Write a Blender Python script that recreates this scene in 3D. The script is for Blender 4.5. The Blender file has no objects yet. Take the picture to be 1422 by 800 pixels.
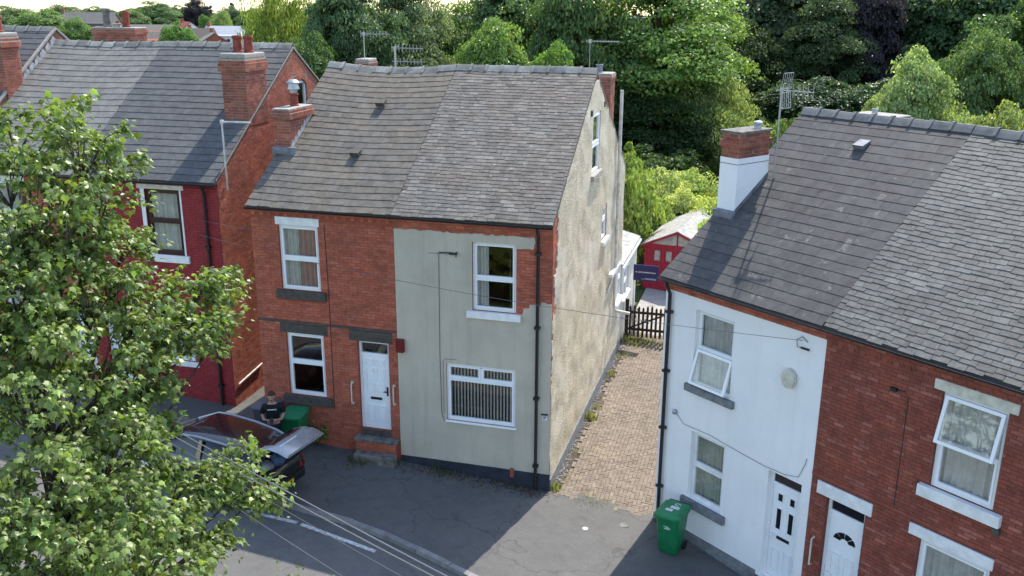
import bpy, bmesh, math, random
import numpy as np
from mathutils import Vector, Matrix, noise
rad = math.radians
S = bpy.context.scene
COL = S.collection
# ------------------------------------------------------------------ camera
CAM = Vector((8.528, -20.186, 11.374)); YAW, PITCH, ROLL, FPX = -0.27025, -0.29960, 0.00454, 1296.81
_f = Vector((math.sin(YAW)*math.cos(PITCH), math.cos(YAW)*math.cos(PITCH), math.sin(PITCH)))
_r = _f.cross(Vector((0, 0, 1))).normalized(); _u = _r.cross(_f)
_R = _r*math.cos(ROLL)+_u*math.sin(ROLL); _U = -_r*math.sin(ROLL)+_u*math.cos(ROLL)
cd = bpy.data.cameras.new('camera'); cam = bpy.data.objects.new('camera', cd); COL.objects.link(cam)
cam.matrix_world = Matrix(((_R.x, _U.x, -_f.x, CAM.x), (_R.y, _U.y, -_f.y, CAM.y), (_R.z, _U.z, -_f.z, CAM.z), (0, 0, 0, 1)))
cd.sensor_width = 36; cd.lens = 36*FPX/1422; cd.clip_start = .1; cd.clip_end = 9000
S.camera = cam; S.render.resolution_x = 1024; S.render.resolution_y = 576
def project(p):
    v = Vector(p)-CAM; w = v.dot(_f)
    if w < .1: return None
    return 711+FPX*v.dot(_R)/w, 400-FPX*v.dot(_U)/w, w
# ------------------------------------------------------------------ sky, sun, exposure
SUN_AZ, SUN_EL = 12.5, 54.0
W = bpy.data.worlds.new('World'); S.world = W; W.use_nodes = True
nt = W.node_tree; bg = nt.nodes['Background']
sky = nt.nodes.new('ShaderNodeTexSky'); sky.sky_type = 'NISHITA'; sky.sun_disc = False
sky.sun_elevation = rad(SUN_EL); sky.sun_rotation = rad(SUN_AZ); sky.air_density = 1.0; sky.dust_density = 0.7; sky.ozone_density = 0.0
nt.links.new(sky.outputs[0], bg.inputs[0]); bg.inputs[1].default_value = 0.15
sd = bpy.data.lights.new('sun', 'SUN'); sd.energy = 2.7; sd.angle = rad(.53); sd.color = (1, .94, .84)
sun = bpy.data.objects.new('sun', sd); COL.objects.link(sun)
sv = Vector((math.sin(rad(SUN_AZ))*math.cos(rad(SUN_EL)), math.cos(rad(SUN_AZ))*math.cos(rad(SUN_EL)), math.sin(rad(SUN_EL))))
sun.rotation_euler = (-sv).to_track_quat('-Z', 'Y').to_euler(); sun.location = sv*60
vs = S.view_settings; vs.view_transform = 'Standard'; vs.look = 'None'; vs.exposure = 1.47; vs.gamma = 1.0; vs.use_curve_mapping = False

# ------------------------------------------------------------------ node helpers
class NT:
    def __init__(s, name):
        s.m = bpy.data.materials.new(name); s.m.use_nodes = True; s.t = s.m.node_tree
        s.t.nodes.clear(); s.out = s.n('ShaderNodeOutputMaterial')
    def n(s, k, **kw):
        x = s.t.nodes.new(k)
        for a, b in kw.items(): setattr(x, a, b)
        return x
    def l(s, a, b): s.t.links.new(a, b)
    def coord(s, kind='Object', scale=(1, 1, 1)):
        if kind == 'World': o = s.n('ShaderNodeNewGeometry').outputs['Position']
        else: o = s.n('ShaderNodeTexCoord').outputs[kind]
        mp = s.n('ShaderNodeMapping'); mp.inputs['Scale'].default_value = scale; s.l(o, mp.inputs[0]); return mp.outputs[0]
    def noise(s, vec, scale, detail=4, rough=.55, dist=0):
        x = s.n('ShaderNodeTexNoise'); x.inputs['Scale'].default_value = scale; x.inputs['Detail'].default_value = detail
        x.inputs['Roughness'].default_value = rough; x.inputs['Distortion'].default_value = dist; s.l(vec, x.inputs['Vector']); return x.outputs[0]
    def ramp(s, fac, stops, interp='LINEAR'):
        x = s.n('ShaderNodeValToRGB'); r = x.color_ramp; r.interpolation = interp
        while len(r.elements) < len(stops): r.elements.new(.5)
        for e, (p, c) in zip(r.elements, stops):
            e.position = p; e.color = (c, c, c, 1) if not hasattr(c, '__len__') else (*c, 1)
        s.l(fac, x.inputs[0]); return x.outputs[0]
    def mix(s, fac, a, b, mode='MIX'):
        x = s.n('ShaderNodeMix', data_type='RGBA', blend_type=mode)
        for v, i in ((fac, 0), (a, 6), (b, 7)):
            if hasattr(v, 'links'): s.l(v, x.inputs[i])
            elif i == 0: x.inputs[0].default_value = v
            else: x.inputs[i].default_value = (*v, 1)
        return x.outputs[2]
    def math(s, op, a, b=0.0):
        x = s.n('ShaderNodeMath', operation=op)
        for v, i in ((a, 0), (b, 1)):
            if hasattr(v, 'links'): s.l(v, x.inputs[i])
            else: x.inputs[i].default_value = v
        return x.outputs[0]
    def rnd(s):
        a = s.n('ShaderNodeObjectInfo').outputs['Random']; b = s.n('ShaderNodeNewGeometry').outputs['Random Per Island']
        return s.math('FRACT', s.math('ADD', a, b))
    def bump(s, h, strength, dist=.01):
        x = s.n('ShaderNodeBump'); x.inputs['Strength'].default_value = strength; x.inputs['Distance'].default_value = dist
        s.l(h, x.inputs['Height']); return x.outputs[0]
    def principled(s, col, rough=.8, bump=None, spec=.3, metal=0.0, coat=0.0):
        x = s.n('ShaderNodeBsdfPrincipled')
        if hasattr(col, 'links'): s.l(col, x.inputs['Base Color'])
        else: x.inputs['Base Color'].default_value = (*col, 1)
        if hasattr(rough, 'links'): s.l(rough, x.inputs['Roughness'])
        else: x.inputs['Roughness'].default_value = rough
        x.inputs['Specular IOR Level'].default_value = spec; x.inputs['Metallic'].default_value = metal; x.inputs['Coat Weight'].default_value = coat
        if bump: s.l(bump, x.inputs['Normal'])
        s.l(x.outputs[0], s.out.inputs[0]); return s.m
M = {}
def plain(name, col, rough=.6, var=.12, scale=6, bmp=.15, spec=.3, metal=0.0, coat=0.0, kind='World'):
    """painted or moulded surface with slight unevenness and dirt"""
    t = NT(name); v = t.coord(kind); n = t.noise(v, scale, 5); n2 = t.noise(v, scale*9, 3)
    d = tuple(c*(1-var*2) for c in col); h = tuple(min(1, c*(1+var*.6)) for c in col)
    c = t.ramp(n, [(.3, d), (.62, col), (.85, h)])
    r = t.ramp(n2, [(.2, max(.03, rough-.1)), (.8, min(1, rough+.12))])
    M[name] = t.principled(c, r, t.bump(n2, bmp, .004), spec, metal, coat); return M[name]
def pieces(name, cols, rough=.85, grime=(.5, .5, .5), gfac=.5, gscale=.9, fine=30, bmp=.5, spots=None, stops=None, mott=(4.5, .32)):
    """bricks, slates, blocks: a colour for each piece, plus grime that runs across them"""
    t = NT(name); r = t.rnd(); v = t.coord('World')
    n = len(cols); c = t.ramp(r, stops and list(zip(stops, cols)) or [((i+.5)/n, k) for i, k in enumerate(cols)])
    g = t.ramp(t.noise(v, gscale, 6, .62), [(.38, 0.0), (.68, gfac)])
    c = t.mix(g, c, grime)
    mo = t.noise(v, mott[0], 8, .72, .3); c = t.mix(1.0, c, t.ramp(mo, [(.30, 1-mott[1]), (.5, 1.0), (.72, 1+mott[1])]), 'MULTIPLY')
    f = t.noise(v, fine, 4, .65); c = t.mix(t.ramp(f, [(.3, .0), (.75, .35)]), c, (0.6, .6, .6), 'MULTIPLY')
    if spots:
        sp = t.ramp(t.noise(v, spots[0], 5, .7), [(spots[1], 0.0), (spots[1]+.05, spots[3])]); c = t.mix(sp, c, spots[2])
    M[name] = t.principled(c, rough, t.bump(f, bmp, .006), .25); return M[name]
pieces('brick_painted', [(0.414, 0.114, 0.0651), (0.451, 0.128, 0.0735), (0.47, 0.138, 0.0819), (0.376, 0.102, 0.0609), (0.498, 0.158, 0.0966), (0.338, 0.0938, 0.0588)], grime=(.20, .075, .052), gfac=.6, gscale=1.1, spots=(7, .68, (.09, .045, .035), .6))
pieces('brick_mottled', [(0.252, 0.07, 0.0454), (0.281, 0.0763, 0.0486), (0.301, 0.0827, 0.054), (0.262, 0.0721, 0.0475), (0.388, 0.143, 0.106), (0.223, 0.0615, 0.0432), (0.272, 0.0763, 0.0497), (0.242, 0.0678, 0.0454)], grime=(.15, .05, .038), gfac=.55, gscale=1.3)
pieces('brick_red', [(.40, .115, .066), (.46, .145, .085), (.35, .095, .058), (.50, .185, .12), (.28, .08, .055), (.42, .125, .075)], grime=(.17, .075, .056), gfac=.65, gscale=1.0, spots=(9, .62, (.58, .47, .38), .5))
pieces('brick_crimson', [(0.255, 0.0285, 0.0331), (0.273, 0.0314, 0.0359), (0.264, 0.0304, 0.034)], rough=.6, grime=(.23, .027, .031), gfac=.4, bmp=.3)
pieces('brick_chimney', [(.33, .09, .055), (.39, .12, .073), (.28, .07, .046), (.43, .165, .11), (.35, .10, .06)], grime=(.11, .06, .046), gfac=.7, gscale=2.2, spots=(11, .64, (.5, .45, .38), .55))
pieces('slate_brown', [(0.102, 0.0937, 0.0828), (0.122, 0.111, 0.098), (0.109, 0.0997, 0.0885), (0.132, 0.122, 0.108), (0.0904, 0.083, 0.0734), (0.113, 0.104, 0.0903)], rough=.78, grime=(.165, .135, .095), gfac=.55, spots=(13, .67, (.30, .28, .23), .4), mott=(5, .38))
pieces('slate_grey', [(0.114, 0.106, 0.0949), (0.138, 0.129, 0.116), (0.125, 0.117, 0.104), (0.156, 0.146, 0.131), (0.0978, 0.091, 0.0813), (0.144, 0.133, 0.117), (0.201, 0.193, 0.175), (0.131, 0.123, 0.11), (0.0874, 0.0813, 0.0725)], rough=.75, grime=(.155, .122, .10), gfac=.65, gscale=.7, spots=(7, .61, (.34, .325, .29), .55), mott=(4, .42))
pieces('slate_blue', [(0.0626, 0.059, 0.0578), (0.0727, 0.0687, 0.0665), (0.0669, 0.063, 0.0617), (0.0796, 0.0753, 0.072), (0.0567, 0.0532, 0.0522)], rough=.72, grime=(.108, .103, .095), gfac=.5, spots=(2.6, .62, (.25, .23, .20), .5), mott=(5, .36))
pieces('slate_pale', [(0.0918, 0.0875, 0.0804), (0.106, 0.101, 0.0931), (0.0981, 0.0934, 0.0862), (0.12, 0.114, 0.104), (0.0832, 0.0785, 0.0724), (0.144, 0.138, 0.125), (0.102, 0.097, 0.0887)], rough=.7, grime=(.17, .165, .15), gfac=.5, spots=(8, .64, (.32, .31, .28), .5), mott=(5, .4))
pieces('slate_left', [(0.0782, 0.0783, 0.0792), (0.0892, 0.0892, 0.089), (0.0828, 0.0828, 0.0837), (0.0948, 0.0937, 0.0934)], rough=.72, grime=(.125, .122, .116), gfac=.45, gscale=.6)
pieces('slate_left_pale', [(.15, .144, .134), (.172, .165, .153), (.16, .154, .143), (.185, .178, .165)], rough=.75, grime=(.20, .19, .17), gfac=.7, gscale=1.6)
pieces('paver', [(0.191, 0.15, 0.116), (0.218, 0.175, 0.135), (0.169, 0.135, 0.104), (0.205, 0.162, 0.123), (0.235, 0.192, 0.151)], rough=.9, grime=(.165, .14, .112), gfac=.7, gscale=.6, fine=40, spots=(3, .68, (.34, .31, .27), .6))
pieces('kerbstone', [(.24, .235, .225), (.28, .27, .26), (.21, .205, .2)], rough=.9, grime=(.15, .145, .14), gfac=.7)
pieces('ridge_clay', [(.27, .255, .225), (.33, .315, .28), (.23, .215, .19), (.38, .36, .32)], rough=.88, grime=(.16, .145, .12), gfac=.6, gscale=1.5)
pieces('ridge_blue', [(.16, .157, .155), (.20, .196, .19), (.14, .138, .136)], rough=.75, grime=(.13, .13, .13), gfac=.5)
def mortar(name, col):
    t = NT(name); v = t.coord('World'); n = t.noise(v, 14, 5, .7); c = t.ramp(n, [(.3, tuple(k*.6 for k in col)), (.65, col)])
    M[name] = t.principled(c, .95, t.bump(n, .6, .006), .1)
mortar('mortar_painted', (.34, .098, .063)); mortar('mortar_dark', (.19, .075, .06)); mortar('mortar_pale', (.36, .27, .21)); mortar('mortar_crimson', (.23, .026, .03))
mortar('mortar_chimney', (.42, .34, .28)); mortar('jointing_sand', (.10, .083, .062)); mortar('flaunching', (.38, .355, .315))
def render_mat(name, col, dark, stain, rough_bump, streak=.5, patch=None):
    """cement render: broad weathering, rain streaks, trowel and pebble relief"""
    t = NT(name); v = t.coord('World'); broad = t.noise(v, .9, 6, .62)
    c = t.ramp(broad, [(.32, dark), (.56, col), (.8, tuple(min(1, k*1.08) for k in col))])
    st = t.coord('World', (3.2, 3.2, .22)); s_ = t.ramp(t.noise(st, 1.4, 5, .6), [(.5, 0.0), (.78, streak)]); c = t.mix(s_, c, stain)
    f = t.noise(v, 26, 6, .7); c = t.mix(t.ramp(f, [(.3, .45), (.6, 0.0)]), c, dark)
    if patch:
        pv = t.coord('World', (1, .55, 1)); p = t.ramp(t.noise(pv, patch[0], 6, .6, .4), [(patch[1], 0.0), (patch[1]+.03, patch[3])]); c = t.mix(p, c, patch[2])
    g = t.noise(v, 3.1, 4); h = t.math('ADD', t.math('MULTIPLY', f, rough_bump), t.math('MULTIPLY', g, .35))
    M[name] = t.principled(c, .92, t.bump(h, 1.0, .035), .15); return M[name]
render_mat('render_grey', (.49, .44, .355), (.41, .37, .30), (.31, .28, .232), .14, .55)
render_mat('render_pebbledash', (.60, .53, .42), (.38, .33, .255), (.27, .24, .19), 1.4, .8, patch=(1.3, .585, (.70, .655, .585), .7))
render_mat('render_white', (.80, .79, .78), (.74, .735, .73), (.60, .59, .57), .10, .28)
render_mat('render_cream', (.62, .59, .52), (.5, .47, .4), (.35, .33, .28), .2, .4)
def pebbledash(name):
    t = NT(name); v = t.coord('World'); c = t.ramp(t.noise(v, 1.3, 8, .72), [(.34, (.45, .385, .285)), (.52, (.55, .48, .365)), (.70, (.62, .55, .435))])
    vo = t.n('ShaderNodeTexVoronoi'); vo.inputs['Scale'].default_value = 34; t.l(v, vo.inputs['Vector']); st = t.ramp(vo.outputs['Color'], [(.1, .72), (.5, 1.0), (.9, 1.14)]); c = t.mix(1.0, c, st, 'MULTIPLY')
    run = t.noise(t.coord('World', (6, 6, .35)), 1.7, 6, .65); c = t.mix(t.ramp(run, [(.60, 0.0), (.76, .5)]), c, (.29, .26, .205))
    fl = t.noise(t.coord('World', (9, 9, 2.2)), 1.2, 6, .7, .8); c = t.mix(t.ramp(fl, [(.655, 0.0), (.69, .6)]), c, (.30, .26, .21))
    pt = t.ramp(t.noise(t.coord('World', (1, .5, 1)), 1.1, 7, .65, .5), [(.52, 0.0), (.56, .55)]); c = t.mix(pt, c, (.66, .60, .50))
    h = t.math('ADD', t.math('MULTIPLY', vo.outputs['Distance'], .9), t.math('ADD', t.math('MULTIPLY', t.noise(v, 12, 6, .7), 1.0), t.math('MULTIPLY', fl, .8)))
    M[name] = t.principled(c, .93, t.bump(h, 1.0, .03), .12)
pebbledash('render_pebbledash')
def asphalt(name, a, b, crack=.5):
    t = NT(name); v = t.coord('World'); big = t.noise(v, .45, 6, .6); f = t.noise(v, 60, 4, .75); mid = t.noise(v, 3.5, 6, .65)
    c = t.ramp(big, [(.35, a), (.65, b)]); c = t.mix(t.ramp(mid, [(.35, 0.0), (.7, .35)]), c, tuple(k*1.35 for k in b))
    c = t.mix(t.ramp(f, [(.35, .55), (.6, 0.0)]), c, tuple(k*.55 for k in a))
    vo = t.n('ShaderNodeTexVoronoi', feature='DISTANCE_TO_EDGE'); vo.inputs['Scale'].default_value = .42
    wv = t.n('ShaderNodeVectorMath', operation='ADD'); nz = t.n('ShaderNodeTexNoise'); nz.inputs['Scale'].default_value = 1.6; nz.inputs['Detail'].default_value = 5; t.l(v, nz.inputs['Vector'])
    t.l(v, wv.inputs[0]); t.l(nz.outputs[1], wv.inputs[1]); t.l(wv.outputs[0], vo.inputs['Vector'])
    ck = t.ramp(vo.outputs['Distance'], [(0.0, crack), (.012, 0.0)]); c = t.mix(ck, c, tuple(k*.45 for k in a))
    c = t.mix(t.ramp(t.noise(v, 1.7, 7, .7, .6), [(.56, 0.0), (.70, .5)]), c, tuple(k*.6 for k in a)); c = t.mix(t.ramp(t.noise(v, 22, 3, .6), [(.68, 0.0), (.72, .5)]), c, tuple(k*1.9 for k in b))
    M[name] = t.principled(c, .9, t.bump(t.math('SUBTRACT', f, ck), .5, .006), .2)
asphalt('asphalt_pavement', (.105, .102, .097), (.135, .131, .124)); asphalt('asphalt_road', (.115, .112, .107), (.15, .146, .139), .25)
asphalt('concrete_yard', (.30, .28, .25), (.38, .355, .32), .4)
plain('white_upvc', (.80, .81, .82), .32, .03, 3, .03, .5); plain('white_paint', (.76, .76, .75), .55, .10, 5, .2); plain('cream_paint', (.62, .58, .48), .6, .15, 7, .3)
plain('stone_dark', (.085, .075, .065), .85, .22, 9, .5); plain('stone_grey', (.20, .21, .22), .85, .2, 8, .4); plain('stone_worn', (.20, .185, .165), .9, .35, 6, .7)
plain('brown_frame', (.06, .022, .018), .45, .15, 5, .1); plain('black_pipe', (.018, .018, .02), .4, .2, 4, .1, .5); plain('white_pipe', (.62, .60, .56), .5, .2, 6, .2)
plain('navy_paint', (.028, .034, .05), .6, .2, 4, .3); plain('lead', (.19, .20, .225), .5, .25, 7, .4); plain('lead_pale', (.44, .45, .47), .55, .25, 9, .4); plain('terracotta', (.27, .06, .04), .75, .25, 7, .4)
plain('metal_grey', (.42, .43, .44), .4, .2, 20, .1, .5, .7); plain('boot_shade', (.012, .012, .014), .9, .1, 4, 0); plain('black_plastic', (.014, .014, .015), .45, .2, 6, .1, .4)
plain('green_bin', (.008, .165, .062), .42, .10, 4, .12, .4); plain('green_bin_lid', (.02, .215, .085), .45, .12, 6, .15, .4); plain('grey_bin', (.14, .145, .155), .5, .15, 5, .15); plain('sticker', (.72, .75, .74), .5, .12, 30, 0)
plain('shed_red', (.33, .018, .040), .6, .14, 7, .35); plain('shed_felt', (.40, .385, .35), .95, .22, 5, .8); plain('shed_board', (.42, .40, .36), .8, .2, 6, .3)
plain('gate_wood', (.052, .030, .022), .8, .3, 9, .5); plain('sign_blue', (.030, .026, .105), .4, .08, 4, .05); plain('skin', (.50, .28, .20), .55, .08, 20, .05); plain('hair', (.075, .038, .022), .7, .3, 40, .4)
plain('shirt_black', (.014, .014, .017), .85, .25, 14, .5); plain('trousers', (.02, .022, .028), .85, .25, 14, .5); plain('shoe', (.03, .03, .03), .6, .2, 8, .1)
plain('alarm_red', (.15, .012, .016), .45, .15, 6, .1); plain('curtain', (.58, .57, .54), .9, .10, 5, .2); plain('curtain_green', (.40, .43, .37), .9, .12, 5, .2); plain('curtain_pink', (.46, .27, .24), .9, .12, 4, .2); plain('blind', (.60, .57, .50), .7, .1, 5, .1)
plain('car_paint', (.011, .008, .009), .22, .1, 3, .02, .5, 0, 1.0); plain('car_grey', (.34, .35, .36), .3, .1, 4, .02, .5, .3, .6); plain('tyre', (.018, .018, .018), .85, .2, 10, .3); plain('rim', (.4, .41, .42), .35, .1, 8, .05, .5, .8)
plain('car_glass', (.010, .011, .013), .06, .1, 3, 0, .6); plain('tail_red', (.28, .01, .012), .2, .1, 8, .02, .5, 0, .6); plain('plate_yellow', (.72, .50, .03), .45, .05, 8, .02); plain('bag_blue', (.05, .09, .17), .6, .3, 9, .4); plain('bag_teal', (.012, .16, .13), .6, .2, 9, .4)
plain('wire', (.12, .12, .125), .5, .1, 3, 0); plain('wire_pale', (.17, .17, .175), .5, .1, 3, 0); plain('wire_dark', (.03, .03, .032), .6, .1, 3, 0); plain('line_paint', (.62, .62, .60), .8, .3, 14, .3)
plain('bark', (.085, .066, .05), .95, .35, 9, .9); plain('soil', (.10, .078, .055), .95, .3, 5, .8); plain('teal_box', (.01, .13, .10), .5)
def glass(name, tint=.93, ior=1.5, boost=1.8):
    t = NT(name); fr = t.n('ShaderNodeFresnel'); fr.inputs[0].default_value = ior
    k = t.math('MINIMUM', t.math('ADD', t.math('MULTIPLY', fr.outputs[0], boost), .02), 1.0)
    k = t.math('MULTIPLY', k, t.math('SUBTRACT', 1.0, t.n('ShaderNodeNewGeometry').outputs['Backfacing']))   # only the outer face mirrors
    a = t.n('ShaderNodeBsdfTransparent'); a.inputs[0].default_value = (tint, tint, tint*.99, 1)
    b = t.n('ShaderNodeBsdfGlossy'); b.inputs['Roughness'].default_value = .015
    n = t.noise(t.coord('World'), 1.6, 2); t.l(t.bump(n, .12, .012), b.inputs['Normal'])
    x = t.n('ShaderNodeMixShader'); t.l(k, x.inputs[0]); t.l(a.outputs[0], x.inputs[1]); t.l(b.outputs[0], x.inputs[2]); t.l(x.outputs[0], t.out.inputs[0]); M[name] = t.m
glass('glass')
def leaf_mat(name, trans=.45, spread=.35, spec=.3):
    """leaf: tint from the object, each leaf a little different, light passes through"""
    t = NT(name); oc = t.n('ShaderNodeObjectInfo').outputs['Color']; r = t.n('ShaderNodeNewGeometry').outputs['Random Per Island']
    k = t.ramp(r, [(0.0, 1-spread*1.2), (.5, 1.0), (.9, 1+spread), (1.0, 1+spread*2.2)])
    c = t.mix(1.0, oc, k, 'MULTIPLY')
    hs = t.n('ShaderNodeHueSaturation'); t.l(c, hs.inputs['Color']); t.l(t.ramp(t.math('FRACT', t.math('MULTIPLY', r, 7.31)), [(0.0, .485), (1.0, .515)]), hs.inputs['Hue'])
    p = t.n('ShaderNodeBsdfPrincipled'); t.l(hs.outputs[0], p.inputs['Base Color']); p.inputs['Roughness'].default_value = .42; p.inputs['Specular IOR Level'].default_value = spec
    tr = t.n('ShaderNodeBsdfTranslucent'); t.l(t.mix(1.0, hs.outputs[0], (1.15, 1.2, .55), 'MULTIPLY'), tr.inputs[0])
    x = t.n('ShaderNodeMixShader'); x.inputs[0].default_value = trans; t.l(p.outputs[0], x.inputs[1]); t.l(tr.outputs[0], x.inputs[2]); t.l(x.outputs[0], t.out.inputs[0]); M[name] = t.m
leaf_mat('leaf', .47); leaf_mat('leaf_near', .43, .45, .55)

# ------------------------------------------------------------------ mesh helpers
def new_mesh(name, v, f, mats, smooth=False, fm=None):
    me = bpy.data.meshes.new(name); me.from_pydata([tuple(p) for p in v], [], f)
    for m in (mats if isinstance(mats, (list, tuple)) else [mats]): me.materials.append(M[m] if isinstance(m, str) else m)
    if fm: me.polygons.foreach_set('material_index', fm)
    if smooth: me.shade_smooth(); me.set_sharp_from_angle(angle=rad(40))
    me.update(); return me
def link(name, me, parent=None, kind=None):
    o = bpy.data.objects.new(name, me); COL.objects.link(o)
    if parent is not None:
        o.parent = parent
        if 'pb' in PB.get(parent.name, {}): o.matrix_parent_inverse = PB[parent.name]['pb']
    if kind: o['kind'] = kind
    return o
PB = {}   # plan frames of the things: name -> inverse base offset and world matrix
def tag(o, label, cat, group=None, kind=None):
    if label: o['label'] = label
    if cat: o['category'] = cat
    if group: o['group'] = group
    if kind: o['kind'] = kind
    return o
def thing(name, label, cat, plan=None, base=(0, 0, 0), group=None):
    """an Empty at the base of a thing; its parts are built in the coordinates of the plan"""
    plan = plan or Matrix.Identity(4); b = Matrix.Translation(base)
    o = bpy.data.objects.new(name, None); COL.objects.link(o); o.matrix_world = plan @ b; o.empty_display_size = .3
    PB[o.name] = {'pb': b.inverted(), 'M': plan}; return tag(o, label, cat, group)
class MB:
    def __init__(s): s.v = []; s.f = []
    def add(s, v, f):
        b = len(s.v); s.v += [tuple(p) for p in v]; s.f += [tuple(i+b for i in q) for q in f]; return s
    def box(s, x0, x1, y0, y1, z0, z1):
        return s.add([(x, y, z) for z in (z0, z1) for y in (y0, y1) for x in (x0, x1)], [(0, 2, 3, 1), (4, 5, 7, 6), (0, 1, 5, 4), (2, 6, 7, 3), (0, 4, 6, 2), (1, 3, 7, 5)])
    def fbox(s, F, u0, u1, w0, w1, z0, z1):
        return s.add([F.p(u, w, z) for z in (z0, z1) for w in (w1, w0) for u in (u0, u1)], [(0, 2, 3, 1), (4, 5, 7, 6), (0, 1, 5, 4), (2, 6, 7, 3), (0, 4, 6, 2), (1, 3, 7, 5)])
    def tube(s, pts, r, seg=8, caps=True):
        pts = [Vector(p) for p in pts]; n = len(pts); rr = r if hasattr(r, '__len__') else [r]*n; b = len(s.v); up = None
        for i, p in enumerate(pts):
            d = (pts[min(i+1, n-1)]-pts[max(i-1, 0)]).normalized()
            if up is None: up = d.orthogonal().normalized()
            a = (up-d*up.dot(d)); a = a.normalized() if a.length > 1e-6 else d.orthogonal().normalized(); up = a; c = d.cross(a)
            for k in range(seg):
                t = 2*math.pi*k/seg; s.v.append(tuple(p+(a*math.cos(t)+c*math.sin(t))*rr[i]))
        for i in range(n-1):
            for k in range(seg): q = (k+1) % seg; s.f.append((b+i*seg+k, b+i*seg+q, b+(i+1)*seg+q, b+(i+1)*seg+k))
        if caps: s.f.append(tuple(b+k for k in range(seg))[::-1]); s.f.append(tuple(b+(n-1)*seg+k for k in range(seg)))
        return s
    def prism(s, poly, ext):
        """closed polygon (3D points) swept by the vector ext"""
        n = len(poly); e = Vector(ext); v = [Vector(p) for p in poly]; v += [p+e for p in v]
        return s.add(v, [tuple(range(n))[::-1], tuple(range(n, 2*n))]+[(i, (i+1) % n, n+(i+1) % n, n+i) for i in range(n)])
    def lathe(s, c, prof, seg=16):
        """prof: (radius, z) pairs about the vertical through c"""
        b = len(s.v)
        for r, z in prof:
            for k in range(seg): t = 2*math.pi*k/seg; s.v.append((c[0]+r*math.cos(t), c[1]+r*math.sin(t), c[2]+z))
        for i in range(len(prof)-1):
            for k in range(seg): q = (k+1) % seg; s.f.append((b+i*seg+k, b+i*seg+q, b+(i+1)*seg+q, b+(i+1)*seg+k))
        s.f.append(tuple(b+(len(prof)-1)*seg+k for k in range(seg))); s.f.append(tuple(b+k for k in range(seg))[::-1]); return s
    def build(s, name, mat, parent=None, smooth=False, kind=None, bevel=0):
        o = link(name, new_mesh(name, s.v, s.f, mat, smooth), parent, kind)
        if bevel: b = o.modifiers.new('bevel', 'BEVEL'); b.width = bevel; b.segments = 2; b.limit_method = 'ANGLE'
        return o
class Frame:
    """a wall plane: u along it, w outward, z up"""
    def __init__(s, o, u): s.o = Vector(o); s.u = Vector(u).normalized(); s.n = s.u.cross(Vector((0, 0, 1)))
    def p(s, u, w, z): return s.o+s.u*u+s.n*w+Vector((0, 0, z))
    def mat(s, u, w, z, su=1, sz=1):
        o = s.p(u, w, z); return Matrix(((s.u.x*su, -s.n.x, 0, o.x), (s.u.y*su, -s.n.y, 0, o.y), (s.u.z*su, -s.n.z, sz, o.z), (0, 0, 0, 1)))
def place(parent, plan, name, stuff_name, v, f, mats, material, used, limit=300):
    """pieces that share one mesh: those that show largest as objects, the rest joined as one part"""
    ok = []; rest = []
    for m in mats:
        q = project(plan @ m.translation)
        (ok if q and -5 < q[0] < 1427 and -5 < q[1] < 805 else rest).append((q[2] if q else 1e9, m))
    ok.sort(key=lambda a: a[0]); n = max(0, limit-used.get(name, 0)); used[name] = used.get(name, 0)+min(n, len(ok))
    me = new_mesh(name, v, f, material)
    for _, m in ok[:n]:
        o = link(name, me, parent); o.matrix_basis = m
    rest += ok[n:]
    if rest:
        a = np.array([np.array(m) for _, m in rest]); vv = np.concatenate([np.array(v, float), np.ones((len(v), 1))], 1)
        w = np.einsum('kij,vj->kvi', a, vv)[:, :, :3].reshape(-1, 3); nv = len(v)
        big_mesh(stuff_name, w, [f], nv, len(rest), material, parent)
def big_mesh(name, verts, fs, nv, k, material, parent=None, kind='stuff', make=True):
    """many copies of a small mesh joined, written fast"""
    f = fs[0]; loops = np.concatenate([np.array(q) for q in f]); ln = np.array([len(q) for q in f])
    L = (loops[None, :]+nv*np.arange(k)[:, None]).ravel(); T = np.tile(ln, k); me = bpy.data.meshes.new(name)
    me.vertices.add(len(verts)); me.vertices.foreach_set('co', np.asarray(verts, np.float32).ravel())
    me.loops.add(len(L)); me.loops.foreach_set('vertex_index', L.astype(np.int32)); me.polygons.add(len(T))
    me.polygons.foreach_set('loop_start', np.concatenate([[0], np.cumsum(T)[:-1]]).astype(np.int32))
    me.materials.append(M[material]); me.update(calc_edges=True); me.shade_flat()
    return link(name, me, parent, kind) if make else me
BOXF = [(0, 2, 3, 1), (4, 5, 7, 6), (0, 1, 5, 4), (2, 6, 7, 3), (0, 4, 6, 2), (1, 3, 7, 5)]
def gz(x): return -.07*max(-16, min(16, x))
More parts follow.
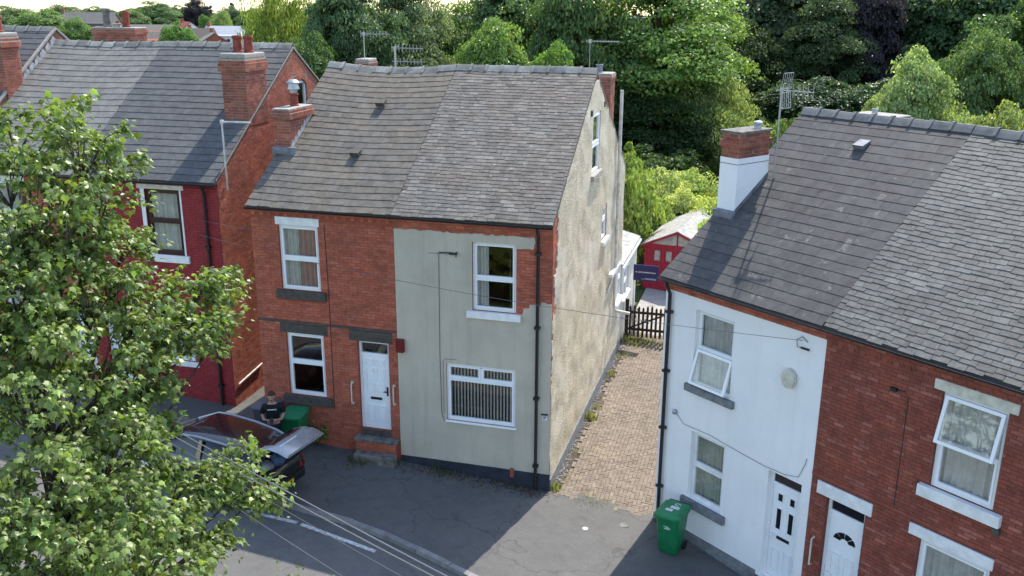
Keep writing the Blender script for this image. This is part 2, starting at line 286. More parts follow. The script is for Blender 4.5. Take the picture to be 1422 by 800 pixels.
# ------------------------------------------------------------------ building helpers
def wall(name, F, u0, u1, zb, top, openings, mat, parent, depth=.13, breaks=()):
    tf = top if callable(top) else (lambda u: top)
    us = sorted({u0, u1, *breaks, *[o[0] for o in openings], *[o[1] for o in openings]}); us = [u for u in us if u0 <= u <= u1]; mb = MB()
    for a, b in zip(us, us[1:]):
        zs = sorted({zb, *[z for o in openings if o[0] <= a and o[1] >= b for z in (o[2], o[3])]})
        for i, z in enumerate(zs):
            last = i == len(zs)-1; z2 = None if last else zs[i+1]
            if any(o[0] <= a and o[1] >= b and abs(o[2]-z) < 1e-6 for o in openings): continue
            ta, tb = (tf(a), tf(b)) if last else (z2, z2)
            mb.add([F.p(a, 0, z), F.p(b, 0, z), F.p(b, 0, tb), F.p(a, 0, ta)], [(0, 1, 2, 3)])
    for a, b, c, d in openings:
        for p, q in (((a, c), (b, c)), ((b, c), (b, d)), ((b, d), (a, d)), ((a, d), (a, c))):
            mb.add([F.p(p[0], 0, p[1]), F.p(p[0], -depth, p[1]), F.p(q[0], -depth, q[1]), F.p(q[0], 0, q[1])], [(0, 1, 2, 3)])
    return mb.build(name, mat, parent)
def bricks(parent, plan, F, u0, u1, z0, z1, openings, mat, used, rng=None, proud=.007, mask=None, course=.075, L=.225, limit=300, w=0.0, seed=1):
    R_ = random.Random(seed); v = [(x, y, z) for z in (0, course-.011) for y in (-proud, .004) for x in (0, L-.011)]; mats = []; k = 0; z = z0
    while z+course*.6 < z1:
        a, b = (u0, u1) if rng is None else rng(z+course)
        free = [(a, b)]
        for o in openings:
            if o[2] < z+course-.012 and o[3] > z+.001: free = [s for f in free for s in ((f[0], min(f[1], o[0])), (max(f[0], o[1]), f[1])) if s[1]-s[0] > .02]
        off = (k % 2)*L/2
        for (p, q) in free:
            i = math.floor((p-u0-off)/L)
            while u0+off+i*L < q:
                s0 = max(p, u0+off+i*L); s1 = min(q, u0+off+(i+1)*L)
                if s1-s0 > .035 and (mask is None or mask((s0+s1)/2, z+course/2)):
                    mats.append(F.mat(s0, w+R_.uniform(-.0015, .0015), z, (s1-s0-.011)/(L-.011)))
                i += 1
        z += course; k += 1
    place(parent, plan, 'brick', 'brick_courses', v, [BOXF[i] for i in (0, 1, 2, 4, 5)], mats, mat, used, limit)
def sheet(name, F, u0, u1, z0, top, openings, keep, w, mat, parent, cell=.08, rough=.012, seed=0):
    """a coat of render over the wall: a grid with the openings and the fallen patches left out, its edge with thickness"""
    tf = top if callable(top) else (lambda u: top); zt = max(tf(u0), tf(u1), tf((u0+u1)/2))
    def axis(a, b, br):
        pts = sorted({a, b, *[x for x in br if a < x < b]}); out = []
        for p, q in zip(pts, pts[1:]): n = max(1, round((q-p)/cell)); out += [p+(q-p)*i/n for i in range(n)]
        return out+[b]
    U = axis(u0, u1, [x for o in openings for x in o[:2]]); Z = axis(z0, zt, [x for o in openings for x in o[2:]]); nu, nz = len(U), len(Z)
    inc = set()
    for i in range(nu-1):
        for j in range(nz-1):
            cu, cz = (U[i]+U[i+1])/2, (Z[j]+Z[j+1])/2
            if any(o[0] < cu < o[1] and o[2] < cz < o[3] for o in openings): continue
            if Z[j] > min(tf(U[i]), tf(U[i+1])): continue
            if keep is None or keep(cu, cz): inc.add((i, j))
    hard = {x for o in openings for x in o[:2]} | {u0, u1}; hz = {x for o in openings for x in o[2:]} | {z0}
    ids = {}; v = []; f = []
    def vid(i, j, lay):
        if (i, j, lay) not in ids:
            u, z = U[i], Z[j]; nn = noise.noise(Vector((u*9+seed, z*9, 3.1))); mm = noise.noise(Vector((u*9, z*9+seed, 8.7)))
            if u not in hard: u += nn*cell*.55
            if z not in hz: z += mm*cell*.55
            z = min(z, tf(min(max(u, u0), u1))); wv = (w+rough*noise.noise(Vector((u*1.7+seed, z*1.7, 0)))) if lay else -.003
            ids[i, j, lay] = len(v); v.append(F.p(u, wv, z))
        return ids[i, j, lay]
    for (i, j) in inc:
        f.append((vid(i, j, 1), vid(i+1, j, 1), vid(i+1, j+1, 1), vid(i, j+1, 1)))
        for (di, dj, a, b) in ((0, -1, (i, j), (i+1, j)), (1, 0, (i+1, j), (i+1, j+1)), (0, 1, (i+1, j+1), (i, j+1)), (-1, 0, (i, j+1), (i, j))):
            if (i+di, j+dj) not in inc: f.append((vid(*b, 1), vid(*a, 1), vid(*a, 0), vid(*b, 0)))
    return link(name, new_mesh(name, v, f, mat), parent)
def ring(mb, F, a, b, c, d, t, w0, w1):
    mb.fbox(F, a, b, w0, w1, c, c+t); mb.fbox(F, a, b, w0, w1, d-t, d); mb.fbox(F, a, a+t, w0, w1, c+t, d-t); mb.fbox(F, b-t, b, w0, w1, c+t, d-t)
def drape(name, F, a, b, c, d, w, mat, parent, folds=9, amp=.025, seed=0):
    n = folds*6; v = []; f = []
    for i in range(n+1):
        u = a+(b-a)*i/n; ww = w+amp*math.sin(i/6*2*math.pi+seed)+amp*.6*math.sin(i*.41+seed*3); v += [F.p(u, ww, c), F.p(u+.01*math.sin(i*1.3), ww*.98, d)]
        if i: k = 2*i; f.append((k-2, k, k+1, k-1))
    return link(name, new_mesh(name, v, f, mat, True), parent)
def window(house, F, u0, u1, z0, z1, mat='white_upvc', lights=None, setb=.06, curtain='drape', cmat='curtain', sill=None, opened=None, border=.055, seed=0):
    """frame > panes, sill, curtain; lights are rectangles in parts of the opening; opened = (index, angle) is a top-hung sash"""
    mb = MB(); ring(mb, F, u0, u1, z0, z1, border, -setb-.07, -setb); lights = lights or [(0, 1, 0, .5), (0, 1, .5, 1)]
    iu0, iu1, iz0, iz1 = u0+border, u1-border, z0+border, z1-border; rects = []
    for a, b, c, d in lights: rects.append((iu0+(iu1-iu0)*a, iu0+(iu1-iu0)*b, iz0+(iz1-iz0)*c, iz0+(iz1-iz0)*d))
    for (a, b, c, d) in rects:
        if d < iz1-.01: mb.fbox(F, a, b, -setb-.065, -setb-.002, d-.022, d+.022)
        if b < iu1-.01: mb.fbox(F, b-.022, b+.022, -setb-.065, -setb-.003, c+.0225, d-.0225)
    win = mb.build('window', mat, house)
    for i, (a, b, c, d) in enumerate(rects):
        c2 = c+(.024 if c > iz0+.01 else .002); d2 = d-(.024 if d < iz1-.01 else .002); a2 = a+(.024 if a > iu0+.01 else .002); b2 = b-(.024 if b < iu1-.01 else .002)
        sash = MB(); gl = MB()
        if opened and opened[0] == i:
            ang = opened[1]; h = d2-c2; up = Vector((0, 0, 1))
            class G:   # plane of the open sash, hinged at its top edge
                def p(s, u, w, z): t = d2-z; return F.p(u, -setb+.01+math.sin(ang)*t+math.cos(ang)*w, d2-math.cos(ang)*t+math.sin(ang)*w)
            g = G(); ring(sash, g, a2-.02, b2+.02, c2-.02, d2, .06, -.02, .035); gl.fbox(g, a2+.04, b2-.04, 0, .006, c2+.04, d2-.06)
        else:
            ring(sash, F, a2, b2, c2, d2, .042, -setb-.055, -setb+.012); gl.fbox(F, a2+.043, b2-.043, -setb-.033, -setb-.027, c2+.043, d2-.043)
        sash.build('sash', mat, win); gl.build('pane', 'glass', win)
    w = -setb-.115
    if curtain == 'drape': drape('curtain', F, u0-.05, u1+.05, z0-.05, z1+.05, w, cmat, win, max(5, int((u1-u0)*9)), .028, seed)
    elif curtain == 'sides':
        k = (u1-u0); drape('curtain', F, u0-.05, u0+k*.42, z0-.05, z1+.05, w, 'curtain', win, 5, .03, seed); drape('curtain', F, u0+k*.44, u1+.05, z0-.05, z1+.05, w-.02, cmat, win, 5, .03, seed+2)
    elif curtain == 'left': drape('curtain', F, u0-.05, u0+(u1-u0)*.33, z0-.05, z1+.05, w, cmat, win, 4, .03, seed)
    elif curtain == 'blind':
        b = MB(); n = int((u1-u0)/.085)
        for i in range(n):
            u = u0+.04+(u1-u0-.08)*(i+.5)/n; c_ = math.cos(.75)*.042; s_ = math.sin(.75)*.042
            b.add([F.p(u-c_, w-s_, z0-.02), F.p(u+c_, w+s_, z0-.02), F.p(u+c_, w+s_, z1+.02), F.p(u-c_, w-s_, z1+.02)], [(0, 1, 2, 3)])
        b.build('vertical_blind', cmat, win)
    if sill: s_, e, h, out = sill; MB().fbox(F, u0-e, u1+e, -.05, out, z0-h, z0-.002).build('sill', s_, win, bevel=.012)
    return win
def door(house, F, u0, u1, z0, z1, style, transom=.36, setb=.09, step=None):
    mb = MB(); b = .06; ring(mb, F, u0, u1, z0, z1, b, -setb-.07, -setb)
    zt = z1-transom; mb.fbox(F, u0+b, u1-b, -setb-.068, -setb-.002, zt-.03, zt+.03)
    leaf = MB().fbox(F, u0+b+.006, u1-b-.006, -setb-.06, -setb-.012, z0+b+.004, zt-.034).build('door', 'white_upvc', house)
    mb.build('door_frame', 'white_upvc', leaf)
    MB().fbox(F, u0+b+.002, u1-b-.002, -setb-.04, -setb-.03, zt+.032, z1-b-.002).build('transom_pane', 'glass' if style == 'six' else 'glass_dark', leaf)
    a, c = u0+b+.1, u1-b-.1; W_ = c-a; bot = z0+b+.12; H_ = zt-.034-.10-bot; w0, w1 = -setb-.014, -setb+.002
    def panel(p, q, r, s): m = MB(); ring(m, F, p, q, r, s, .022, w0, w1); m.fbox(F, p+.035, q-.035, w0, w1-.004, r+.035, s-.035); m.build('door_panel', 'white_upvc', leaf)
    def pane(p, q, r, s): m = MB(); ring(m, F, p, q, r, s, .022, w0, w1+.004); m.build('pane_bead', 'white_upvc', leaf); MB().fbox(F, p+.022, q-.022, w0, w1-.006, r+.022, s-.022).build('door_pane', 'glass_dark', leaf)
    m_ = a+W_/2
    if style == 'six':
        for (r, s) in ((0, .27), (.36, .60), (.64, .86), (.89, 1)):
            if r != .36: panel(a, m_-.03, bot+H_*r, bot+H_*s); panel(m_+.03, c, bot+H_*r, bot+H_*s)
        panel(a, m_-.03, bot+H_*.47, bot+H_*.62); panel(m_+.03, c, bot+H_*.47, bot+H_*.62); zl = bot+H_*.38
    elif style == 'four':
        for p, q in ((a+.02, a+W_*.36), (c-W_*.36, c-.02)): pane(p, q, bot+H_*.53, bot+H_*.80); pane(p, q, bot+H_*.87, bot+H_*.98); panel(p-.03, q+.03, bot+H_*.02, bot+H_*.30)
        zl = bot+H_*.44
    else:
        fan = MB(); cz = bot+H_*.80; n = 4
        for i in range(n):
            t0 = math.pi*(i+.06)/n; t1 = math.pi*(i+.94)/n; pts = [(m_-math.cos(t)*r, cz+math.sin(t)*r*.8) for r, ts in ((.09, [t0, t1]), (.24, [t1, (t0+t1)/2, t0])) for t in ts]
            fan.prism([F.p(x, w0+.002, z) for x, z in pts], F.n*.012)
        fan.build('fanlight_pane', 'glass_dark', leaf)
        for r, s in ((.02, .27), (.40, .66)): panel(a, m_-.03, bot+H_*r, bot+H_*s); panel(m_+.03, c, bot+H_*r, bot+H_*s)
        zl = bot+H_*.33
    MB().fbox(F, m_-.15, m_+.15, w0, w1+.012, zl-.03, zl+.03).build('letterbox', 'black_plastic', leaf)
    hm = MB(); hu = c+.055 if style == 'six' else a-.06; hz = z0+1.05
    hm.fbox(F, hu-.018, hu+.018, w0, w1+.012, hz-.12, hz+.12); hm.fbox(F, hu-.09 if style == 'six' else hu-.01, hu+.01 if style == 'six' else hu+.09, w1+.03, w1+.05, hz-.012, hz+.012); hm.fbox(F, hu-.01, hu+.01, w1, w1+.04, hz-.011, hz+.011)
    hm.build('handle', 'black_plastic' if style == 'six' else 'white_upvc', leaf)
    return leaf
M['glass_dark'] = M['car_glass']
def roof(house, plan, x0, x1, E, Rg, B, expo, width, thick, mat, ridge_mat, used, sag=None, seed=0, under='slate_blue', ragged=.0, jit=.006, ridge=True, front_pieces=True):
    """roof deck > slates, ridge tiles. E, Rg, B = (y, z) of front eave, ridge, rear eave"""
    R_ = random.Random(seed); sag = sag or (lambda x, t: 0.0)
    dk = MB(); n = 12; ys = []
    for (p, q) in ((E, Rg), (B, Rg)):
        d = Vector((0, q[0]-p[0], q[1]-p[1])); nn = Vector((0, -d.z, d.y)).normalized(); nn = nn if nn.z > 0 else -nn; g = []
        for i in range(n+1):
            for j in range(7):
                x = x0+(x1-x0)*i/n; t = j/6; g.append(Vector((x, p[0], p[1]))+d*t-nn*.012+Vector((0, 0, sag(x, t))))
        m = len(g); dk.add(g+[k-nn*.07 for k in g], [(i*7+j, (i+1)*7+j, (i+1)*7+j+1, i*7+j+1) for i in range(n) for j in range(6)]+[(m+i*7+j, m+i*7+j+1, m+(i+1)*7+j+1, m+(i+1)*7+j) for i in range(n) for j in range(6)]
            + [(i*7, m+i*7, m+(i+1)*7, (i+1)*7) for i in range(n)]+[(j, j+1, m+j+1, m+j) for j in range(6)]+[(n*7+j, m+n*7+j, m+n*7+j+1, n*7+j+1) for j in range(6)])
    rf = dk.build('roof', under, house)
    d = Vector((0, Rg[0]-E[0], Rg[1]-E[1])); Ls = d.length; vdir = d/Ls; ndir = Vector((0, -vdir.z, vdir.y))
    L = expo*1.75; t = thick; gp = .004 if ragged else .0016; v = [(x, y, z) for y, z in ((0, .5*t), (L, -.3*t)) for x in (-width/2+gp, width/2-gp)]+[(x, y, z) for y, z in ((0, 1.75*t), (L, .45*t)) for x in (-width/2+gp, width/2-gp)]
    mats = []; k = 0; s = -.035
    while s < Ls-.06:
        off = (k % 2)*width/2+R_.uniform(-.03, .03)*(1 if ragged else .3); x = x0-off; L_eff = min(1.0, (Ls-s)/L)
        rowj = R_.uniform(-1, 1)*ragged*.5
        while x < x1-.01:
            a = max(x, x0); b = min(x+width, x1)
            if b-a > .03:
                cx = (a+b)/2; tt = max(0, s)/Ls; dv = R_.gauss(0, jit)*(1 if not ragged else 1.6)+rowj*.01; rz = R_.gauss(0, .006 if not ragged else .014); lift = abs(R_.gauss(0, .0012))
                o = Vector((cx, E[0], E[1]))+vdir*(s+dv)+ndir*lift+Vector((0, 0, sag(cx, tt)))
                e = .02; sl = (sag(cx, min(1, tt+e))-sag(cx, max(0, tt-e)))/(2*e*Ls); slx = (sag(cx+.05, tt)-sag(cx-.05, tt))/.1
                uu = Vector((1, 0, slx)).normalized(); vv = (vdir+Vector((0, 0, sl))).normalized(); uu = (uu*math.cos(rz)+vv*math.sin(rz)); nn = uu.cross(vv).normalized(); vv = nn.cross(uu)
                f = (b-a)/width
                mats.append(Matrix(((uu.x*f, vv.x*L_eff, nn.x, o.x), (uu.y*f, vv.y*L_eff, nn.y, o.y), (uu.z*f, vv.z*L_eff, nn.z, o.z), (0, 0, 0, 1))))
            x += width
        s += expo; k += 1
    place(rf, plan, 'slate', 'slate_courses', v, [BOXF[i] for i in (1, 2, 3, 4, 5)], mats, mat, used)
    if ridge:
        ln = .46; n = max(1, round((x1-x0)/ln)); ln = (x1-x0)/n; r = .125; prof = [(-.17, -.115), (-.09, -.02), (-.035, .035), (.035, .035), (.09, -.02), (.17, -.115)]; tk = [(y*.86, z-.022) for y, z in prof]
        vv = [(x, y, z) for x in (0.012, ln-.008) for y, z in prof+tk]; q = len(prof); ff = []
        for i in range(q-1): ff += [(i, i+1, 2*q+i+1, 2*q+i), (q+i, 3*q+i, 3*q+i+1, q+i+1)]
        for b in (0, 2*q):
            for i in range(q-1): ff.append((b+i, b+q+i, b+q+i+1, b+i+1) if b == 0 else (b+i, b+i+1, b+q+i+1, b+q+i))
        ff += [(0, 2*q, 3*q, q), (q-1, 2*q-1, 4*q-1, 3*q-1)]
        me = new_mesh('ridge_tile', vv, ff, ridge_mat)
        col = [(x, y*1.10, z*1.0+.024) for x in (ln-.045, ln+.03) for y, z in prof]
        for i in range(n):
            o = link('ridge_tile', me, rf); x = x0+ln*i; slx = (sag(x+ln, 1)-sag(x, 1))/ln
            o.matrix_basis = Matrix.Translation((x, Rg[0], Rg[1]+.045+sag(x, 1)+R_.uniform(-.010, .010))) @ Matrix.Rotation(-math.atan(slx)+R_.gauss(0, .008), 4, 'Y') @ Matrix.Rotation(R_.gauss(0, .03), 4, 'X')
            if i < n-1:
                c = link('ridge_joint', new_mesh('ridge_joint', col, [(j, j+1, q+j+1, q+j) for j in range(q-1)], ridge_mat) if i == 0 else jm, rf)
                if i == 0: jm = c.data
                c.matrix_basis = o.matrix_basis.copy()
    return rf
def gutter(house, x0, x1, y, z, mat='black_pipe', r=.058):
    mb = MB(); seg = 7; prof = [(math.cos(math.pi*(1+i/seg))*r, math.sin(math.pi*(1+i/seg))*r) for i in range(seg+1)]; pr2 = [(a*.86, b*.86) for a, b in prof]; q = seg+1
    mb.add([(x, y+a, z+b) for x in (x0, x1) for a, b in prof+pr2], [(i, 2*q+i, 2*q+i+1, i+1) for i in range(seg)]+[(q+i, q+i+1, 3*q+i+1, 3*q+i) for i in range(seg)]+[(0, q, 3*q, 2*q), (q-1, 3*q-1, 4*q-1, 2*q-1)])
    return mb.build('gutter', mat, house, True)
def chimney(house, plan, x0, x1, y0, y1, zb, zt, mat, used, corbel=((.26, .0, .05), ), pots=(), faces='fr', white_to=None, potmat='terracotta', cap=.06, limit=0, mort='mortar_chimney', step_top=True):
    core = MB().box(x0, x1, y0, y1, zb, zt).build('chimney', mort, house); F1 = Frame((x0, y0, 0), (1, 0, 0)); F2 = Frame((x1, y0, 0), (0, 1, 0)); F3 = Frame((x0, y1, 0), (0, -1, 0)); F4 = Frame((x1, y1, 0), (-1, 0, 0))
    zs = white_to if white_to else zb
    for F, w in ((F1, x1-x0), (F2, y1-y0), (F3, y1-y0), (F4, x1-x0)): bricks(core, plan, F, 0, w, zs, zt, [], mat, used, limit=limit)
    if white_to: MB().box(x0-.012, x1+.012, y0-.012, y1+.012, zb, white_to).build('painted_render', 'render_white', core)
    for top, bot, out in corbel:
        a, b = zt-top, zt-bot; cb = MB().box(x0-out, x1+out, y0-out, y1+out, a, b).build('corbel', mort, core)
        for F, w in ((Frame((x0-out, y0-out, 0), (1, 0, 0)), x1-x0+2*out), (Frame((x1+out, y0-out, 0), (0, 1, 0)), y1-y0+2*out)): bricks(core, plan, F, 0, w, a+.002, b, [], mat, used, limit=limit)
    o2 = corbel[-1][2]*.6
    MB().box(x0-o2, x1+o2, y0-o2, y1+o2, zt+.001, zt+cap).build('chimney_cap', 'flaunching', core, bevel=.03)
    for (px, py, r, h, *m) in pots:
        MB().lathe((px, py, zt+cap-.005), [(r*1.12, 0), (r*1.12, h*.1), (r*.98, h*.13), (r*.9, h*.8), (r*1.08, h*.84), (r*1.1, h*.93), (r*.98, h), (r*.8, h), (r*.75, h*.7)], 16).build('chimney_pot', m[0] if m else potmat, core, True)
    return core
def downpipe(house, pts, r=.036, mat='black_pipe', clips=(), F=None):
    o = MB().tube(pts, r, 10).build('downpipe', mat, house, True); mb = MB()
    for p in clips: mb.box(p[0]-r*1.7, p[0]+r*1.7, p[1]-r*1.4, p[1]+r*1.6, p[2]-.03, p[2]+.03)
    if clips: mb.build('pipe_clip', mat, o)
    return o
# ------------------------------------------------------------------ the setting
def sheet_poly(name, rows, mat, kind='structure', dz=0.0, parent=None):
    """strip of quads between two lines of plan points; height follows the street's fall"""
    v = []; f = []
    for i, (a, b) in enumerate(rows):
        v += [(a[0], a[1], gz(a[0])+dz), (b[0], b[1], gz(b[0])+dz)]
        if i: k = 2*i; f.append((k-2, k, k+1, k-1))
    return link(name, new_mesh(name, v, f, mat), parent, kind)
KERB = [(-60, -.6), (-30, -1.2), (-14, -1.75), (-8, -2.1), (-5, -2.42), (-3.2, -2.63), (-1.53, -2.86), (-.2, -2.98), (.98, -3.2), (2.2, -3.58), (3.34, -3.98), (5.2, -4.85), (8, -6.6), (12, -9.5), (18, -14), (60, -45)]
BACK = [(-60, 2.4), (-30, 2.0), (-14, 1.3), (-8, 1.3), (-5.2, 1.3), (-3.8, .6), (-1.5, .25), (-.2, .25), (1.0, .25), (2.3, .25), (3.8, .25), (6.6, -.12), (9.6, -2.0), (13.0, -4.6), (19, -9), (61, -40)]
# terrain: one sheet that falls away beyond the wood to the valley
def terrain_z(x, y):
    r = math.hypot(x, y-5)
    k = max(0.0, r-75); return gz(x)-.16-(k*.035 if k < 350 else 12.25+(k-350)*.02)+(.6*noise.noise(Vector((x*.03, y*.03, 0))) if r > 50 else 0)
tv = []; tf = []; rs = [0, 6, 12, 18, 24, 30, 38, 48, 60, 75, 95, 130, 180, 260, 380, 560, 850, 1300, 2000, 3200, 5200]; na = 72
for r in rs:
    for k in range(na): a = 2*math.pi*k/na; x, y = r*math.cos(a), 5+r*math.sin(a); tv.append((x, y, terrain_z(x, y)))
for i in range(len(rs)-1):
    for k in range(na): q = (k+1) % na; tf.append((i*na+k, (i+1)*na+k, (i+1)*na+q, i*na+q))
t = NT('grassland'); v_ = t.coord('World'); c_ = t.ramp(t.noise(v_, .05, 6), [(.35, (.055, .085, .025)), (.6, (.09, .115, .04)), (.75, (.13, .13, .06))]); c_ = t.mix(t.ramp(t.noise(v_, 3, 5), [(.35, .6), (.65, 0.0)]), c_, (.05, .06, .02)); M['grassland'] = t.principled(c_, .95, t.bump(t.noise(v_, 8, 4), .8, .1), .1)
link('ground', new_mesh('ground', tv, tf, 'grassland', True), None, 'structure')
# road, on both sides of the camera line
FAR = [(x+(3.0 if x > 0 else 1.0), y-6.4-.22*max(0, x)) for x, y in KERB]
sheet_poly('road', list(zip(FAR, KERB)), 'asphalt_road', dz=-.10)
pv = sheet_poly('pavement', list(zip(KERB, BACK)), 'asphalt_pavement')
sheet_poly('far_pavement', [((a[0]+.5, a[1]-3.2), a) for a in FAR], 'asphalt_pavement', dz=.0)
# kerb stones between road and pavement
def resample(P, step):
    out = []; carry = 0
    for a, b in zip(P, P[1:]):
        a, b = Vector(a), Vector(b); L = (b-a).length; s = carry
        while s < L: out.append((a+(b-a)*s/L, (b-a).normalized())); s += step
        carry = s-L
    return out
kv = [(x, y, z) for z in (-.25, .012) for y in (-.14, -.001) for x in (-.449, .449)]; km = []
for p, dd in resample([k for k in KERB if -16 < k[0] < 19], .91):
    low = .085 if 4.2 < p.x < 7.2 else 0; a = math.atan2(dd.y, dd.x); km.append(Matrix.Translation((p.x, p.y, gz(p.x)-low+random.Random(int(p.x*50)).uniform(-.006, .006))) @ Matrix.Rotation(a, 4, 'Z') @ Matrix.Rotation(.07*math.cos(a), 4, 'Y'))
place(pv, Matrix.Identity(4), 'kerb_stone', 'kerb_stones', kv, BOXF, km, 'kerbstone', {})
# white bay marking on the road
mk = MB()
for a, b in (((-2.6, -3.45), (-1.15, -3.45)), ((-1.05, -3.47), (.93, -3.83))):
    A, B = Vector(a), Vector(b); d_ = (B-A).normalized(); nrm = Vector((-d_.y, d_.x))*.055; mk.add([(p.x, p.y, gz(p.x)-.095) for p in (A-nrm, B-nrm, B+nrm, A+nrm)], [(0, 1, 2, 3)])
tag(mk.build('bay_marking', 'line_paint'), None, None, kind='structure')
# patches of newer asphalt, an inspection cover and two stop taps in the pavement
mc = MB().lathe((5.94, -.85, gz(5.94)+.004), [(.11, 0), (.11, .004), (.09, .006)], 20).build('stop_tap_cover', 'stone_worn', pv)
mc = MB().lathe((5.1, -1.35, gz(5.1)+.004), [(.07, 0), (.07, .004)], 16).build('stop_tap_cover', 'line_paint', pv)
tag(MB().add([(x, y, gz(x)+.004) for x, y in ((5.0, -3.1), (6.3, -3.6), (6.0, -4.5), (4.7, -4.0))], [(0, 1, 2, 3)]).build('asphalt_patch', 'asphalt_road'), None, None, kind='structure')
# block-paved drive beside the rendered gable, laid in herringbone
drv = sheet_poly('driveway', [((3.9, -.05), (3.9, 12)), ((4.6, -.1), (4.6, 12)), ((6.62, -.32), (6.9, 12)), ((8.5, 1.6), (10, 12))], 'jointing_sand', dz=-.03)
bl = [(x, y, z) for z in (-.05, 0) for y in (-.0455, .0455) for x in (-.0955, .0955)]; pm = []; R_ = random.Random(5)
for i in range(0, 34):
    for j in range(-3, 122):
        r = (i-j) % 4
        if r not in (0, 3): continue
        cx, cy, an = (3.97+(i+1)*.1, j*.1+.05, 0) if r == 0 else (3.97+(i+.5)*.1, j*.1+.1, math.pi/2)
        edge = 4.16+.22*noise.noise(Vector((cy*.8, 2, 0))) if cy > .3 else 4.0
        if cx > 6.75+.75*max(0, cy) or cx < edge or cy < -.08-.1*(cx-3.9): continue
        pm.append(Matrix.Translation((cx, cy, gz(cx)+.002+R_.gauss(0, .003)+.02*noise.noise(Vector((cx*.9, cy*.9, 0))))) @ Matrix.Rotation(an+R_.gauss(0, .012), 4, 'Z') @ Matrix.Rotation(.07+R_.gauss(0, .006), 4, 'Y' if an == 0 else 'X'))
place(drv, Matrix.Identity(4), 'paving_block', 'paving_blocks', bl, [BOXF[i] for i in (1, 2, 3, 4, 5)], pm, 'paver', {})
sheet_poly('yard', [((3.9, 12.0), (3.9, 17.9)), ((6.5, 12.0), (6.5, 18.4)), ((12, 12.0), (12, 18))], 'concrete_yard', dz=-.02)
sheet_poly('passage', [((-5.5, .55), (-5.5, 12)), ((-3.75, .2), (-3.75, 12))], 'asphalt_pavement', dz=-.01)
# rubble and soil strip along the gable
sheet_poly('soil_strip', [((3.9, .2), (3.9, 11.9)), ((4.42, .2), (4.42, 11.9))], 'soil', dz=-.022)
def scatter(name, pts, base, f, mat, label, cat, color=None):
    a = np.array([np.array(m) for m in pts]); vv = np.concatenate([np.array(base, float), np.ones((len(base), 1))], 1); w = np.einsum('kij,vj->kvi', a, vv)[:, :, :3].reshape(-1, 3)
    o = big_mesh(name, w, [f], len(base), len(pts), mat); tag(o, label, cat)
    if color: o.color = (*color, 1)
    return o
R_ = random.Random(11); st = []
for _ in range(700):
    y = R_.uniform(.2, 11.8); x = 3.93+abs(R_.gauss(0, .13)); s = R_.uniform(.010, .032)
    st.append(Matrix.Translation((x, y, gz(x)-.015)) @ Matrix.Rotation(R_.uniform(0, 6.3), 4, 'Z') @ Matrix.Rotation(R_.uniform(-.6, .6), 4, 'X') @ Matrix.Diagonal((s, s*R_.uniform(.5, 1), s*.6, 1)))
scatter('rubble', st, [(x, y, z) for z in (-.4, .6) for y in (-1, 1) for x in (-1, .8)], BOXF, 'kerbstone', 'loose grey rubble and chippings along the foot of the pebbledashed gable', 'rubble')
blade = [(-.5, 0, 0), (.5, 0, 0), (.35, .15, .55), (-.35, .15, .55), (0, .45, 1)]; bladef = [(0, 1, 2, 3), (3, 2, 4)]
def tufts(spots, seed):
    R_ = random.Random(seed); out = []
    for (x, y, n, r, h) in spots:
        for _ in range(n):
            px, py = x+R_.gauss(0, r), y+R_.gauss(0, r); k = h*R_.uniform(.5, 1.3)
            out.append(Matrix.Translation((px, py, gz(px)-.01)) @ Matrix.Rotation(R_.uniform(0, 6.3), 4, 'Z') @ Matrix.Rotation(R_.uniform(-.1, .7), 4, 'X') @ Matrix.Diagonal((k*R_.uniform(.08, .22), k, k, 1)))
    return out
scatter('weeds', tufts([(4.05, .15, 110, .08, .16), (4.25, .8, 50, .14, .08), (4.12, 4.4, 80, .10, .20), (4.15, 5.2, 40, .1, .14), (4.1, 7.9, 60, .1, .15), (4.9, -.12, 140, .22, .07), (5.4, -.22, 60, .25, .06), (4.3, 11.2, 200, .25, .18), (4.9, 11.3, 200, .3, .14), (5.5, 11.4, 120, .3, .12), (4.35, 2.4, 50, .2, .1), (4.3, 9.6, 60, .15, .14)], 3), blade, bladef, 'leaf_near', 'pale green weeds and grass along the edges of the block-paved drive', 'weeds', (.22, .23, .07))
scatter('wall_weeds', tufts([(1.3, -.12, 110, .22, .13), (1.0, -.1, 60, .15, .12), (2.6, -.12, 60, .18, .10), (-1.0, -.55, 120, .16, .13), (-.1, -.2, 50, .06, .14), (-2.9, -.15, 60, .2, .12), (3.2, -.15, 40, .15, .08)], 4), blade, bladef, 'leaf_near', 'low weeds at the foot of the front walls below the doorstep and dark plinth', 'weeds', (.085, .115, .03))
lit = []
R_ = random.Random(8)
for _ in range(900):
    x = R_.choice([R_.gauss(2.5, .55), R_.gauss(1.4, .4), R_.gauss(3.4, .3), R_.uniform(-2.5, 3.6)]); y = -.06-abs(R_.gauss(0, .22)); s = R_.uniform(.012, .035)
    lit.append(Matrix.Translation((x, y, gz(x)+.006)) @ Matrix.Rotation(R_.uniform(0, 6.3), 4, 'Z') @ Matrix.Rotation(R_.uniform(-.5, .5), 4, 'X') @ Matrix.Diagonal((s, s*.7, s, 1)))
scatter('leaf_litter', lit, [(-1, 0, 0), (0, -.8, .1), (1, 0, .05), (0, .8, .1)], [(0, 1, 2, 3)], 'leaf_near', 'brown dead leaves and dirt lying on the pavement under the dark plinth', 'leaf litter', (.11, .06, .035))
